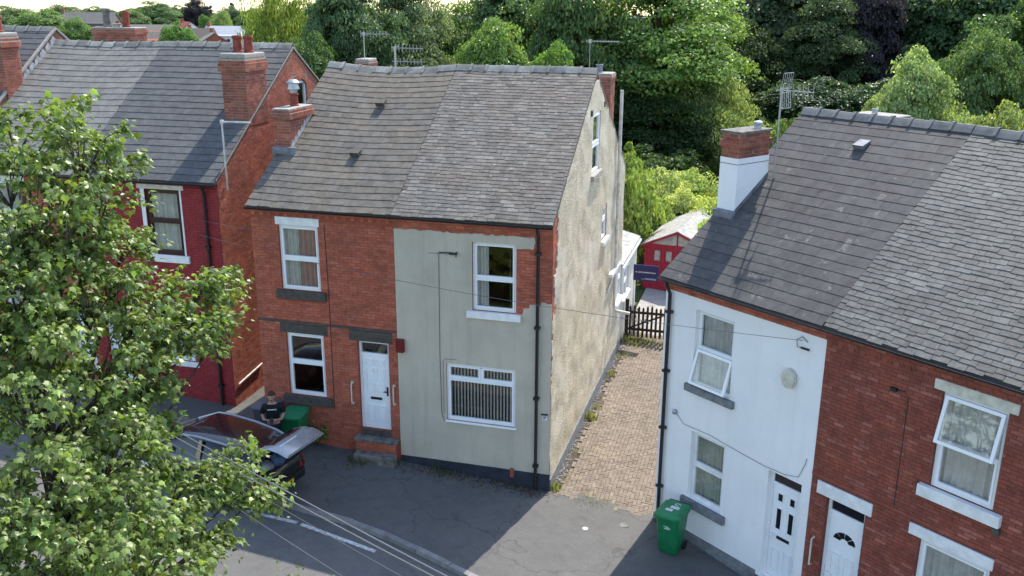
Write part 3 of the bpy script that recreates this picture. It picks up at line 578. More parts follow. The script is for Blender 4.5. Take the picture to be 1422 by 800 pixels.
# ------------------------------------------------------------------ houses
I4 = Matrix.Identity(4); FX = Frame((0, 0, 0), (1, 0, 0))
def flashing(parent, pts_w, mat='lead_pale', n=7, h=.16):
    """stepped lead let into the joints: a saw-edged strip up a slope. pts_w = start, end along the slope"""
    a, b = Vector(pts_w[0]), Vector(pts_w[1]); mb = MB(); out = Vector((.006, 0, 0))
    for i in range(n):
        p, q = a+(b-a)*i/n, a+(b-a)*(i+1)/n; mb.prism([p, q, q+Vector((0, 0, .05)), (p+q)/2+Vector((0, 0, h+.03)), p+Vector((0, 0, h*.8))], out)
    return mb.build('flashing', mat, parent)
def vent(rf, E, Rg, x, s, mat, w=.24):
    d = Vector((0, Rg[0]-E[0], Rg[1]-E[1])).normalized(); nn = Vector((0, -d.z, d.y)); o = Vector((x, E[0], E[1]))+d*s+nn*.03
    MB().add([o+Vector((dx, 0, 0))+d*dv+nn*h for dx in (-w/2, w/2) for dv, h in ((0, 0), (0, .11), (.30, .02), (.30, 0))], [(0, 1, 2, 3)[::-1], (4, 5, 6, 7), (0, 4, 5, 1)[::-1], (1, 5, 6, 2)[::-1], (3, 2, 6, 7)]).build('roof_vent', mat, rf)
def corbel_band(parent, plan, F, u0, u1, z0, z1, mat, mort, used, dent=True, seed=3):
    mb = MB().fbox(F, u0, u1, -.02, .028, z0+.08, z1-.002)
    o = mb.build('eaves_band', mort, parent); G = Frame(F.p(0, .028, 0), F.u); bricks(o, plan, G, u0, u1, z0+.085, z1-.01, [], mat, used, limit=0, seed=seed)
    if dent:
        d = MB(); u = u0+.03
        while u < u1-.1: d.fbox(F, u, u+.105, -.01, .024, z0+.005, z0+.078); u += .225
        d.build('dentil_course', mat, parent, kind='stuff')
# --- red-brick half of the pair in the middle
HL = thing('terraced_house', 'red painted-brick house with a white panelled front door, left half of the middle pair', 'house', I4, (-1.9, 0, gz(-1.9)), 'brick terraced houses')
us = {}
op = [(-3.07, -2.02, 1.49, 3.20), (-3.09, -2.01, 4.36, 6.03), (-1.09, -.255, .777, 3.17)]
w_ = wall('front_wall', FX, -3.83, -.002, -.6, 6.53, op, 'mortar_painted', HL)
blk = op+[(-3.22, -1.9, 3.2, 3.45), (-1.3, -.15, 3.17, 3.45), (-3.16, -1.97, 6.03, 6.24), (-3.22, -1.88, 4.12, 4.36), (-3.22, -1.88, 1.24, 1.49), (-1.2, -.02, -.6, .777)]
bricks(w_, I4, FX, -3.83, -.006, -.35, 6.22, blk, 'brick_painted', us, seed=2)
corbel_band(HL, I4, FX, -3.83, 0, 6.245, 6.46, 'brick_painted', 'mortar_painted', us)
sc = MB().fbox(FX, -3.83, -1.95, -.01, .035, 3.47, 3.53).fbox(FX, -1.9, -.01, -.01, .035, 3.47, 3.53).build('string_course', 'stone_dark', HL)
for a, b, c, d, m in ((-3.22, -1.9, 3.205, 3.45, 'stone_dark'), (-1.3, -.15, 3.175, 3.45, 'stone_dark'), (-3.16, -1.97, 6.035, 6.235, 'white_paint')): MB().fbox(FX, a, b, -.1, .018, c, d).build('lintel', m, HL, bevel=.006)
window(HL, FX, *op[0], lights=[(0, 1, 0, .54), (0, 1, .54, 1)], curtain=None, sill=('stone_dark', .16, .24, .09))
window(HL, FX, *op[1], lights=[(0, 1, 0, .49), (0, 1, .49, 1)], curtain='sides', cmat='curtain_pink', sill=('stone_dark', .14, .23, .08))
door(HL, FX, *op[2], 'six', .36)
MB().fbox(FX, -1.07, -.27, -.3, .03, .60, .775).build('threshold', 'stone_dark', HL)
MB().box(-1.2, -.03, -.24, .0, .50, .60).build('doorstep', 'stone_worn', HL, bevel=.02); sb = MB().box(-1.17, -.05, -.22, .0, -.2, .50).build('step_riser', 'mortar_painted', HL); bricks(sb, I4, Frame((0, -.22, 0), (1, 0, 0)), -1.17, -.05, .0, .5, [], 'brick_painted', us, limit=320); MB().box(-1.12, -.02, -.50, -.225, -.2, .265).build('doorstep', 'stone_worn', HL, bevel=.02)
for u, z0, z1 in ((-1.28, 1.45, 2.02), (-.13, 1.55, 2.06)): MB().tube([FX.p(u, .0, z0), FX.p(u, .07, z0+.01), FX.p(u, .085, z0+.05), FX.p(u, .085, z1-.05), FX.p(u, .07, z1-.01), FX.p(u, .0, z1)], .019, 8).lathe(FX.p(u, .012, z0-.02), [(.035, 0), (.035, .05)], 10).lathe(FX.p(u, .012, z1-.02), [(.035, 0), (.035, .05)], 10).build('grab_rail', 'cream_paint', HL, True)
MB().fbox(FX, -2.75, -2.35, .002, .02, .42, .62).build('air_vent', 'black_plastic', HL)
MB().tube([(-1.83, -.015, 6.1), (-1.80, -.015, 4.3), (-1.82, -.015, 1.2)], .008, 5).build('cable', 'wire_dark', HL)
sagf = lambda x, t: -.09*math.sin(math.pi*max(0, min(1, (x+3.83)/3.95)))*t**1.4-.03*math.sin(math.pi*max(0, min(1, (x+3.83)/3.83)))
EC, RC, BC = (-.15, 6.51), (4.844, 9.583), (10.6, 6.15)
rf = roof(HL, I4, -3.86, .0, EC, RC, BC, .240, .34, .017, 'slate_brown', 'ridge_clay', us, sagf, 21, 'slate_brown', jit=.008)
vent(rf, EC, RC, -1.65, 4.0, 'stone_dark'); vent(rf, EC, RC, -1.64, 1.95, 'stone_dark')
gutter(HL, -3.86, -.01, -.20, 6.47, 'black_plastic')
Gl = Frame((-3.83, 10.38, 0), (0, -1, 0)); gt = lambda u: 6.55+(9.53-6.55)*((10.38-u)/4.844) if 10.38-u < 4.844 else 9.53+(6.2-9.53)*((10.38-u-4.844)/5.536)
wall('gable_wall', Gl, 0, 10.38, -.6, gt, [], 'brick_painted', HL, breaks=(5.536,))
wall('rear_wall', Frame((0, 10.38, 0), (-1, 0, 0)), .002, 3.83, -.6, 6.2, [], 'brick_painted', HL)
ch = chimney(HL, I4, -3.93, -3.47, 1.6, 2.86, 6.6, 8.62, 'brick_chimney', us, ((.22, .07, .05), (.07, -.0, .025)), [(-3.70, 2.35, .11, .34)], cap=.05)
MB().lathe((-3.70, 2.35, 9.0), [(.10, 0), (.10, .08), (.16, .10), (.16, .12), (.13, .2), (.13, .26), (.17, .28), (.10, .34)], 14).build('cowl', 'metal_grey', ch, True)
MB().box(-3.95, -3.30, 1.47, 1.6, 7.49, 7.70).build('flashing', 'lead', ch, bevel=.01); flashing(ch, ((-3.466, 1.62, 7.63), (-3.466, 2.86, 8.39)))
chimney(HL, I4, -3.75, -3.35, 6.4, 7.0, 8.0, 9.55, 'brick_chimney', us, ((.1, .0, .03),), [], cap=.1)
# --- rendered half of the pair
HR = thing('terraced_house', 'grey rendered end house with a pebbledashed gable beside the paved drive', 'house', I4, (1.95, 0, gz(1.95)))
us = {}
op = [(1.96, 3.04, 4.27, 5.96), (1.27, 3.04, 1.32, 2.84)]
w_ = wall('front_wall', FX, .002, 3.9, -.7, 6.53, op, 'mortar_painted', HR)
def fallen(u, z):
    n = noise.noise(Vector((u*5, z*5, 1)))*.10
    if z > 6.14+n*.5: return True
    if u > 3.05 and z > 4.30+.42*(u-3.04)+n and (z < 5.86+n or u > 3.5+n*.4): return True
    return False
bricks(w_, I4, FX, .004, 3.9, 4.1, 6.44, op, 'brick_painted', us, mask=lambda u, z: z > 6.0 or u > 2.95, seed=5)
corbel_band(HR, I4, FX, 0, 3.9, 6.17, 6.46, 'brick_painted', 'mortar_painted', us, False)
sheet('front_render', FX, .0, 3.905, -.4, 6.24, op, lambda u, z: not fallen(u, z), .022, 'render_grey', w_, .085, .010)
window(HR, FX, *op[0], lights=[(0, 1, 0, .475), (0, 1, .475, 1)], curtain='left', cmat='curtain', sill=('white_paint', .13, .18, .10))
window(HR, FX, *op[1], lights=[(0, 1, 0, .76), (0, .5, .76, 1), (.5, 1, .76, 1)], curtain='blind', cmat='blind', sill=('white_upvc', .03, .045, .07), setb=.03)
MB().box(.012, 3.93, -.05, -.004, -.55, .17).build('plinth', 'navy_paint', HR, bevel=.01)
rf = roof(HR, I4, .002, 3.93, EC, RC, BC, .127, .265, .0125, 'slate_grey', 'ridge_clay', us, None, 33, 'slate_grey', ragged=1.0, jit=.007)
gutter(HR, .01, 3.93, -.20, 6.47, 'black_plastic')
downpipe(HR, [(3.58, -.2, 6.42), (3.58, -.17, 6.32), (3.58, -.09, 6.2), (3.58, -.09, gz(3.6))], .04, 'black_pipe', [(3.58, -.09, z) for z in (.4, 2.2, 4.0, 5.8)])
FG = Frame((3.9, 0, 0), (0, 1, 0)); gtop = lambda u: 6.56+(9.55-6.56)*(u/4.844) if u < 4.844 else 9.55+(6.24-9.55)*((u-4.844)/5.536)
og = [(4.4, 5.5, 6.85, 8.48), (6.3, 7.1, 4.56, 5.56), (9.05, 10.2, 1.72, 2.95)]
g_ = wall('gable_wall', FG, 0, 10.38, -.7, gtop, og, 'mortar_painted', HR, breaks=(4.844,))
bricks(g_, I4, FG, 0, 10.38, 2.0, 8.4, og, 'brick_painted', us, mask=lambda u, z: u < .8 and z < 6.5+.5*u, limit=340, seed=9)
def peeled(u, z):
    n = noise.noise(Vector((u*3.1, z*2.2, 4)))+.5*noise.noise(Vector((u*9, z*7, 2)))
    if 4.2 < z < 6.9 and u < .14+.20*n+(.22 if z > 5.3 else 0): return True
    if 2.2 < z <= 4.2 and u < .05+.06*n: return True
    return False
sheet('gable_render', FG, 0, 10.38, -.3, lambda u: gtop(u)-.015, og, lambda u, z: not peeled(u, z), .024, 'render_pebbledash', g_, .10, .030, 7)
window(HR, FG, *og[0], lights=[(0, 1, 0, .48), (0, 1, .48, 1)], curtain='drape', cmat='curtain_green', sill=('flaunching', .12, .14, .12), setb=.0)
window(HR, FG, *og[1], lights=[(0, 1, 0, .62), (0, 1, .62, 1)], curtain='drape', sill=('white_paint', .08, .13, .12), setb=.02)
window(HR, FG, *og[2], lights=[(0, .5, 0, 1), (.5, 1, 0, .62), (.5, 1, .62, 1)], curtain='drape', cmat='curtain_green', sill=('white_paint', .06, .12, .16), setb=-.03)
MB().fbox(FG, .01, 10.38, .004, .045, -.5, .02).build('plinth', 'stone_grey', HR)
MB().tube([FG.p(8.62, .10, 8.75), FG.p(8.65, .10, 1.75), FG.p(8.66, .12, 1.68), FG.p(8.68, .2, 1.64), FG.p(8.72, .62, 1.58)], .052, 10).build('soil_pipe', 'white_pipe', HR, True)
MB().fbox(FG, 7.75, 8.55, .02, .16, 3.02, 3.14).build('ledge', 'white_paint', HR); MB().tube([FG.p(7.5, .06, 2.62), FG.p(8.56, .08, 2.98)], .028, 8).build('waste_pipe', 'white_pipe', HR)
for u, z in ((4.15, 8.56), (6.0, 8.62)): MB().fbox(FG, u-.06, u+.06, .01, .06, z-.1, z+.05).build('wall_bracket', 'stone_dark', HR)
wall('rear_wall', Frame((0, 10.38, 0), (-1, 0, 0)), -3.9, -.002, -.7, 6.2, [], 'render_pebbledash', HR)
ch = chimney(HR, I4, 3.22, 3.86, 7.35, 8.05, 7.0, 9.28, 'brick_chimney', us, ((.12, .0, .03),), [(3.45, 7.7, .10, .24, 'lead')], cap=.05)
MB().tube([(1.14, -.04, 5.62), (1.12, -.04, 3.0), (1.14, -.04, 1.5), (1.2, -.05, 1.30), (1.32, -.05, 1.27)], .006, 5).build('cable', 'wire_dark', HR)
MB().tube([(1.20, -.04, 1.5), (1.20, -.04, 2.9), (1.26, -.04, 2.95), (1.55, -.04, 2.96)], .004, 5).build('cable', 'wire_dark', HR)
MB().tube([(1.14, -.03, 5.64), (1.45, -.06, 5.66)], .014, 6).box(1.42, 1.60, -.10, -.03, 5.62, 5.665).tube([(1.6, -.03, 5.68), (1.6, -.12, 5.64), (1.6, -.12, 5.58)], .012, 6).build('cable_bracket', 'black_plastic', HR)
MB().fbox(FX, 2.92, 3.02, .018, .07, -.02, .22).build('wall_vent', 'mortar_painted', HR, bevel=.01)
# rear extension behind the gable
MB().box(1.2, 3.885, 10.39, 14.5, -.7, 2.62).build('extension_wall', 'render_cream', HR)
MB().prism([(3.98, 10.40, 2.66), (3.98, 10.40, 2.74), (1.2, 10.40, 3.5), (1.2, 10.40, 3.42)], (0, 4.25, 0)).build('extension_roof', 'shed_felt', HR)
FE = Frame((3.887, 0, 0), (0, 1, 0)); window(HR, FE, 10.75, 12.2, 1.35, 2.45, setb=-.075, lights=[(0, .5, 0, .6), (0, .5, .6, 1), (.5, 1, 0, 1)], curtain='none', sill=('white_upvc', .05, .07, .14))
MB().box(3.955, 4.03, 10.42, 14.65, 2.56, 2.64).build('extension_gutter', 'white_upvc', HR)
pl_ = MB().fbox(FX, 3.72, 3.84, .026, .045, 1.63, 1.77).build('number_plate', 'sticker', HR, bevel=.004)
MB().fbox(FX, 3.70, 3.86, .026, .075, 1.772, 1.795).build('plate_hood', 'black_plastic', HR); num = MB()
for u in (3.75, 3.785): num.fbox(FX, u-.008, u+.008, .0455, .047, 1.655, 1.74)
num.fbox(FX, 3.795, 3.815, .0455, .047, 1.70, 1.74).build('house_number', 'black_plastic', HR)
tag(MB().fbox(FX, .0, .20, .024, .15, 3.02, 3.36).build('alarm_box', 'alarm_red', None, bevel=.015), 'dark red alarm box on the grey wall beside the white panelled door', 'alarm box')
# --- white house and brick house, the terrace on the right that turns with the street
PR = Matrix.Translation((6.549, -.230, 0)) @ Matrix.Rotation(-.646, 4, 'Z')
ER, RR, BR = (-.15, 5.607), (4.489, 8.876), (9.2, 5.5)
HW = thing('terraced_house', 'white painted end house with a white brick-topped chimney, right of the drive', 'house', PR, (2.05, 0, -.6))
us = {}
op = [(.90, 1.954, 3.30, 5.03), (.99, 1.954, .548, 2.203), (3.107, 3.916, -.38, 2.138)]
w_ = wall('front_wall', FX, 0, 4.12, -1.3, 5.62, op, 'render_white', HW, .16)
corbel_band(HW, PR, FX, 0, 4.12, 5.22, 5.56, 'brick_painted', 'mortar_painted', us, False)
window(HW, FX, *op[0], lights=[(0, 1, 0, .49), (0, 1, .49, 1)], opened=(0, .30), curtain='drape', cmat='curtain', setb=.10, sill=('stone_grey', .15, .17, .09), seed=1)
window(HW, FX, *op[1], lights=[(0, 1, 0, .52), (0, 1, .52, 1)], curtain='drape', cmat='curtain_green', setb=.10, sill=('stone_grey', .15, .2, .09), seed=2, mat='white_paint')
door(HW, FX, *op[2], 'four', .30, .13)
MB().box(3.0, 4.02, -.35, .0, -1.2, -.385).build('doorstep', 'stone_worn', HW, bevel=.015)
MB().box(0, 3.0, -.028, -.002, -1.3, -.30).build('plinth', 'stone_grey', HW)
wall('gable_wall', Frame((0, 8.978, 0), (0, -1, 0)), 0, 8.978, -1.3, lambda u: 5.62+(8.83-5.62)*(1-abs(u-4.489)/4.489), [], 'render_white', HW, breaks=(4.489,))
wall('rear_wall', Frame((0, 8.978, 0), (-1, 0, 0)), -4.12, -.002, -1.3, 5.55, [], 'render_white', HW)
rf = roof(HW, PR, -.05, 4.10, ER, RR, BR, .256, .50, .0105, 'slate_blue', 'ridge_blue', us, None, 41, 'slate_blue', jit=.003)
vent(rf, ER, RR, 2.05, 4.62, 'lead', .26)
gutter(HW, -.06, 4.10, -.20, 5.56)
downpipe(HW, [(.16, -.2, 5.52), (.16, -.17, 5.42), (.19, -.08, 5.22), (.19, -.08, -.45)], .042, 'black_pipe', [(.19, -.08, z) for z in (.5, 2.0, 3.4, 4.8)])
ch = chimney(HW, PR, -.04, .44, 1.58, 2.62, 5.8, 8.60, 'brick_chimney', us, ((.30, .16, .045),), [], white_to=8.06, cap=.045, mort='mortar_pale')
bpy.data.objects.remove([o for o in ch.children if o.name.startswith('chimney_cap')][0])
MB().box(-.09, .49, 1.53, 2.67, 8.601, 8.65).build('chimney_cap', 'stone_worn', ch, bevel=.008)
MB().lathe((.30, 2.35, 8.648), [(.085, 0), (.085, .10), (.1, .11), (.1, .15), (.05, .175)], 14).build('chimney_cowl', 'lead_pale', ch, True)
MB().box(-.06, .50, 1.42, 1.57, 6.72, 6.90).build('flashing', 'lead', ch, bevel=.02); MB().prism([(.455, 1.55, 6.80), (.455, 2.64, 7.57), (.455, 2.64, 7.68), (.455, 1.55, 6.92)], (.012, 0, 0)).build('flashing', 'lead', ch)
MB().tube([(-.06, 1.56, 7.93), (.455, 1.555, 7.93), (.46, 2.63, 7.93)], .006, 5).build('lashing_wire', 'wire_dark', ch)
chimney(HW, PR, .75, 1.85, 5.3, 5.9, 7.5, 8.80, 'brick_chimney', us, ((.08, .0, .03),), [(1.15, 5.55, .07, .12, 'lead_pale')], cap=.05)
MB().lathe((.50, -.05, 2.48), [(.05, -.03), (.06, .02), (.03, .07)], 10).box(.47, .53, -.08, .0, 2.46, 2.52).build('wall_lamp', 'metal_grey', HW)
MB().tube([(.53, -.02, 2.46), (.75, -.015, 2.28), (1.5, -.015, 2.3), (2.4, -.015, 2.22), (3.0, -.015, 2.18), (3.5, -.015, 2.2), (3.82, -.015, 2.28), (3.95, -.015, 2.62), (3.97, -.015, 2.75)], .0055, 5).build('cable', 'wire', HW)
tag(MB().add(*(lambda seg=20: ([PR @ Vector((3.41+.15*math.cos(2*math.pi*k/seg), y, 4.28+.20*math.sin(2*math.pi*k/seg))) for y in (-.02, -.10) for k in range(seg)]+[PR @ Vector((3.41, -.12, 4.28))], [(k, (k+1) % seg, seg+(k+1) % seg, seg+k) for k in range(seg)]+[(seg+k, seg+(k+1) % seg, 2*seg) for k in range(seg)]))()).build('wall_disc', 'cream_paint', None, True), 'small oval cream disc fixed high on the white house wall', 'wall fitting')
MB().tube([(3.72, -.02, 5.12), (3.62, -.05, 5.22), (3.5, -.05, 5.12), (3.52, -.05, 4.98), (3.68, -.05, 5.0)], .008, 5).box(3.6, 3.78, -.06, -.02, 4.97, 5.0).build('cable_loop', 'wire_dark', HW)
# brick house
HB = thing('terraced_house', 'dark red brick house with an open white top window, at the right edge', 'house', PR, (6.4, 0, -.9), 'brick terraced houses')
us = {}
op = [(6.44, 7.551, 3.26, 5.055), (4.50, 5.33, -.55, 2.15), (6.42, 7.68, .55, 2.20)]
w_ = wall('front_wall', FX, 4.122, 8.8, -1.5, 5.62, op, 'mortar_dark', HB)
blk = op+[(6.28, 7.70, 5.055, 5.25), (6.22, 7.68, 3.03, 3.26), (4.27, 5.46, 2.15, 2.43), (6.2, 7.72, 2.2, 2.43)]
bricks(w_, PR, FX, 4.126, 8.8, -1.2, 5.30, blk, 'brick_mottled', us, seed=12)
corbel_band(HB, PR, FX, 4.12, 8.8, 5.22, 5.56, 'brick_mottled', 'mortar_dark', us)
for a, b, c, d, m in ((6.28, 7.70, 5.06, 5.25, 'cream_paint'), (4.27, 5.46, 2.155, 2.425, 'white_paint'), (6.2, 7.72, 2.205, 2.425, 'white_paint')): MB().fbox(FX, a, b, -.1, .035, c, d).build('lintel', m, HB, bevel=.012)
MB().fbox(FX, 4.13, 8.8, -.01, .03, 2.50, 2.56).build('string_course', 'brick_mottled', HB)
window(HB, FX, *op[0], lights=[(0, 1, 0, .49), (0, 1, .49, 1)], opened=(1, .26), curtain='drape', cmat='curtain', setb=.05, sill=('white_paint', .17, .22, .11), seed=4, border=.065)
window(HB, FX, *op[2], lights=[(0, 1, 0, .49), (0, 1, .49, 1)], curtain='drape', cmat='curtain', setb=.05, sill=('white_paint', .17, .22, .11), seed=6, border=.065)
door(HB, FX, *op[1], 'fan', .30)
MB().tube([FX.p(4.32, 0, .55), FX.p(4.32, .09, .57), FX.p(4.32, .09, 1.15), FX.p(4.32, 0, 1.17)], .02, 8).build('grab_rail', 'cream_paint', HB, True)
rf = roof(HB, PR, 4.102, 8.8, ER, RR, BR, .124, .30, .0135, 'slate_pale', 'ridge_blue', us, lambda x, t: -.035*math.sin((x-4.1)*1.1)*t, 57, 'slate_pale', ragged=1.0, jit=.009)
gutter(HB, 4.11, 8.8, -.20, 5.56)
wall('rear_wall', Frame((0, 8.978, 0), (-1, 0, 0)), -8.8, -4.122, -1.5, 5.55, [], 'brick_mottled', HB); wall('end_wall', Frame((8.8, 0, 0), (0, 1, 0)), 0, 8.978, -1.5, lambda u: 5.62+(8.83-5.62)*(1-abs(u-4.489)/4.489), [], 'brick_mottled', HB, breaks=(4.489,))
MB().tube([(5.85, -.012, 4.75), (5.86, -.012, 2.6)], .007, 5).build('cable', 'wire_dark', HB); MB().box(5.52, 5.64, -.07, -.005, 4.77, 4.83).tube([(5.64, -.03, 4.8), (5.78, -.05, 4.83)], .012, 5).build('junction_box', 'black_plastic', HB)
MB().fbox(FX, 7.62, 7.74, .005, .10, 2.92, 3.02).build('wall_bracket', 'stone_dark', HB)
# --- left terrace
PL_ = Matrix.Translation((-5.401, 1.035, 0)) @ Matrix.Rotation(.019, 4, 'Z')
EL, RL, BL = (-.15, 6.776), (4.701, 10.023), (9.6, 6.75)
HA = thing('terraced_house', 'crimson painted end house with brown window frames, left of the passage', 'house', PL_, (-2.1, 0, .45), 'left terrace houses')
us = {}
op = [(-2.205, -1.143, 4.69, 6.49), (-2.25, -1.15, 1.6, 3.25), (-3.95, -3.1, .75, 2.95)]
w_ = wall('front_wall', FX, -4.29, 0, -.4, 6.82, op, 'mortar_crimson', HA)
blk = op+[(-2.42, -1.0, 6.49, 6.64), (-2.38, -1.05, 4.47, 4.69), (-2.34, -2.205, 4.69, 6.49), (-1.143, -1.09, 4.69, 6.49)]
bricks(w_, PL_, FX, -4.29, -.0, .2, 6.62, blk, 'brick_crimson', us, proud=.004, seed=14, limit=150)
MB().fbox(FX, -4.29, .0, -.01, .03, 6.62, 6.74).build('eaves_band', 'brick_crimson', HA); MB().fbox(FX, -4.29, .0, -.01, .022, 3.98, 4.05).build('string_course', 'brick_crimson', HA)
MB().fbox(FX, -2.42, -1.0, -.1, .02, 6.495, 6.615).build('lintel', 'cream_paint', HA); [MB().fbox(FX, a, b, -.05, .012, 4.69, 6.49).build('window_surround', 'white_paint', HA) for a, b in ((-2.33, -2.21), (-1.14, -1.09))]
window(HA, FX, *op[0], mat='brown_frame', lights=[(0, 1, 0, .52), (0, 1, .52, 1)], curtain='drape', cmat='curtain', sill=('white_paint', .15, .21, .07), border=.07)
window(HA, FX, *op[1], lights=[(0, 1, 0, .5), (0, 1, .5, 1)], curtain='drape', sill=('white_paint', .12, .15, .06)); door(HA, FX, *op[2], 'six')
rf = roof(HA, PL_, -4.29, .03, EL, RL, BL, .264, .36, .017, 'slate_left', 'ridge_clay', us, None, 61, 'slate_left', jit=.004)
gutter(HA, -4.29, .03, -.2, 6.73); downpipe(HA, [(-.34, -.2, 6.68), (-.34, -.1, 6.5), (-.36, -.07, 6.35), (-.38, -.07, .3)], .04, 'black_pipe', [(-.38, -.07, z) for z in (1, 3, 5)])
FL = Frame((0, 0, 0), (0, 1, 0)); gl_ = lambda u: 6.83+(9.97-6.83)*(u/4.701) if u < 4.701 else 9.97+(6.8-9.97)*((u-4.701)/4.7)
oa = [(4.62, 5.5, 8.1, 9.0)]
g_ = wall('gable_wall', FL, 0, 9.4, -.4, gl_, oa, 'mortar_pale', HA, breaks=(4.701,))
def rngL(z): return (0 if z < 6.83 else (z-6.83)/(9.97-6.83)*4.701, 9.4 if z < 6.8 else 4.701+(9.97-z)/(9.97-6.8)*4.7)
bricks(g_, PL_, FL, 0, 9.4, .2, 9.95, oa+[(4.5, 5.62, 9.0, 9.2)], 'brick_red', us, rng=rngL, seed=15, limit=450)
us['brick'] = 0
window(HA, FL, *oa[0], lights=[(0, 1, 0, 1)], curtain=None, setb=.05)
ar = MB()
for i in range(9): t0 = math.pi*(.2+.6*i/9); t1 = math.pi*(.2+.6*(i+.9)/9); ar.prism([FL.p(5.06+math.cos(t)*r*.78, -.01, 8.60+math.sin(t)*r*.72) for r, t in ((.62, t0), (.82, t0), (.82, t1), (.62, t1))], FL.n*.03)
ar.build('window_arch', 'brick_red', HA)
MB().prism([FL.p(-.05, .02, 6.79), FL.p(4.70, .02, 9.965), FL.p(4.70, .02, 10.01), FL.p(-.05, .02, 6.84)], FL.n*.02).prism([FL.p(4.70, .02, 9.965), FL.p(9.4, .02, 6.79), FL.p(9.4, .02, 6.84), FL.p(4.70, .02, 10.01)], FL.n*.02).build('verge', 'flaunching', HA)
chimney(HA, PL_, -.72, .010, 1.88, 2.98, 8.0, 9.80, 'brick_chimney', us, ((.34, .12, .06), (.12, .0, .03)), [(-.53, 2.5, .13, .46), (-.19, 2.5, .13, .46)], cap=.14)
chimney(HA, PL_, -7.35, -5.8, 5.35, 5.95, 8.6, 10.42, 'brick_chimney', us, ((.16, .02, .04),), [(-7.0, 5.65, .13, .58, 'stone_worn'), (-6.3, 5.65, .12, .50), (-6.65, 5.65, .13, .12, 'flaunching')], cap=.05)
MB().tube([FL.p(.15, .05, 1.0), FL.p(1.5, .05, 1.12)], .025, 8).build('waste_pipe', 'white_pipe', HA, True)
HM = thing('terraced_house', 'brick house with a pale lichen-grey roof, behind the leafy street tree', 'house', PL_, (-6.3, 0, .7), 'left terrace houses')
us = {}
op = [(-7.25, -6.15, 4.69, 6.49), (-7.25, -6.15, 1.7, 3.35), (-5.05, -4.4, .95, 3.0)]
w_ = wall('front_wall', FX, -8.27, -4.292, -.4, 6.82, op, 'mortar_painted', HM); bricks(w_, PL_, FX, -8.27, -4.294, .4, 6.62, op, 'brick_painted', us, seed=16, limit=100)
for o in op[:2]: window(HM, FX, *o, lights=[(0, 1, 0, .5), (0, 1, .5, 1)], sill=('white_paint', .12, .18, .07)); MB().fbox(FX, o[0]-.15, o[1]+.15, -.1, .02, o[3]+.005, o[3]+.13).build('lintel', 'white_paint', HM)
door(HM, FX, *op[2], 'six')
roof(HM, PL_, -8.27, -4.292, EL, RL, BL, .264, .36, .017, 'slate_left_pale', 'ridge_clay', us, lambda x, t: -.05*math.sin(math.pi*(x+8.27)/3.98)*t, 62, 'slate_left_pale', jit=.005); gutter(HM, -8.27, -4.29, -.2, 6.73)
HC = thing('terraced_house', 'taller brick house with stepped flashing on its gable, at the left edge', 'house', PL_, (-10.4, 0, .9), 'left terrace houses')
us = {}
EC2, RC2, BC2 = (-.15, 6.9), (4.74, 10.42), (9.7, 6.8)
w_ = wall('front_wall', FX, -12.6, -8.272, -.4, 6.9, [(-11.5, -10.4, 4.7, 6.4)], 'brick_painted', HC); window(HC, FX, -11.5, -10.4, 4.7, 6.4)
roof(HC, PL_, -12.6, -8.26, EC2, RC2, BC2, .264, .36, .017, 'slate_left', 'ridge_clay', us, None, 63, 'slate_left')
FC = Frame((-8.262, 0, 0), (0, 1, 0)); gc = lambda u: 6.95+(10.36-6.95)*(u/4.74) if u < 4.74 else 10.36+(6.85-10.36)*((u-4.74)/4.86)
wall('gable_wall', FC, 0, 9.6, 5.0, gc, [], 'mortar_pale', HC, breaks=(4.74,))
bricks(HC, PL_, FC, 0, 9.6, 7.0, 10.3, [], 'brick_red', us, rng=lambda z: ((z-6.95)/(10.36-6.95)*4.74 if z > 6.95 else 0, 4.74+(10.36-z)/(10.36-6.85)*4.86), seed=17)
MB().prism([FC.p(-.05, -.04, 6.93), FC.p(4.74, -.04, 10.40), FC.p(4.74, -.04, 10.47), FC.p(-.05, -.04, 7.0)], FC.n*.09).prism([FC.p(4.74, -.04, 10.40), FC.p(9.6, -.04, 6.9), FC.p(9.6, -.04, 6.97), FC.p(4.74, -.04, 10.47)], FC.n*.09).build('verge', 'flaunching', HC)
ch = chimney(HC, PL_, -9.1, -8.2, 2.3, 3.0, 7.4, 10.25, 'brick_chimney', us, ((.30, .12, .06), (.12, .0, .03)), [(-8.55, 2.65, .15, .5)], cap=.12)
fl = MB(); n = 9
for i in range(n): p = Vector((-8.25, 2.3+2.4*i/n, 8.40+2.4*i/n*.669+.03)); q = Vector((-8.25, 2.3+2.4*(i+1)/n, 8.40+2.4*(i+1)/n*.669+.03)); fl.prism([p, q, q+Vector((0, 0, .06)), (p+q)/2+Vector((0, 0, .26)), p+Vector((0, 0, .2))], (.012, 0, 0))
fl.build('stepped_flashing', 'lead_pale', HC)
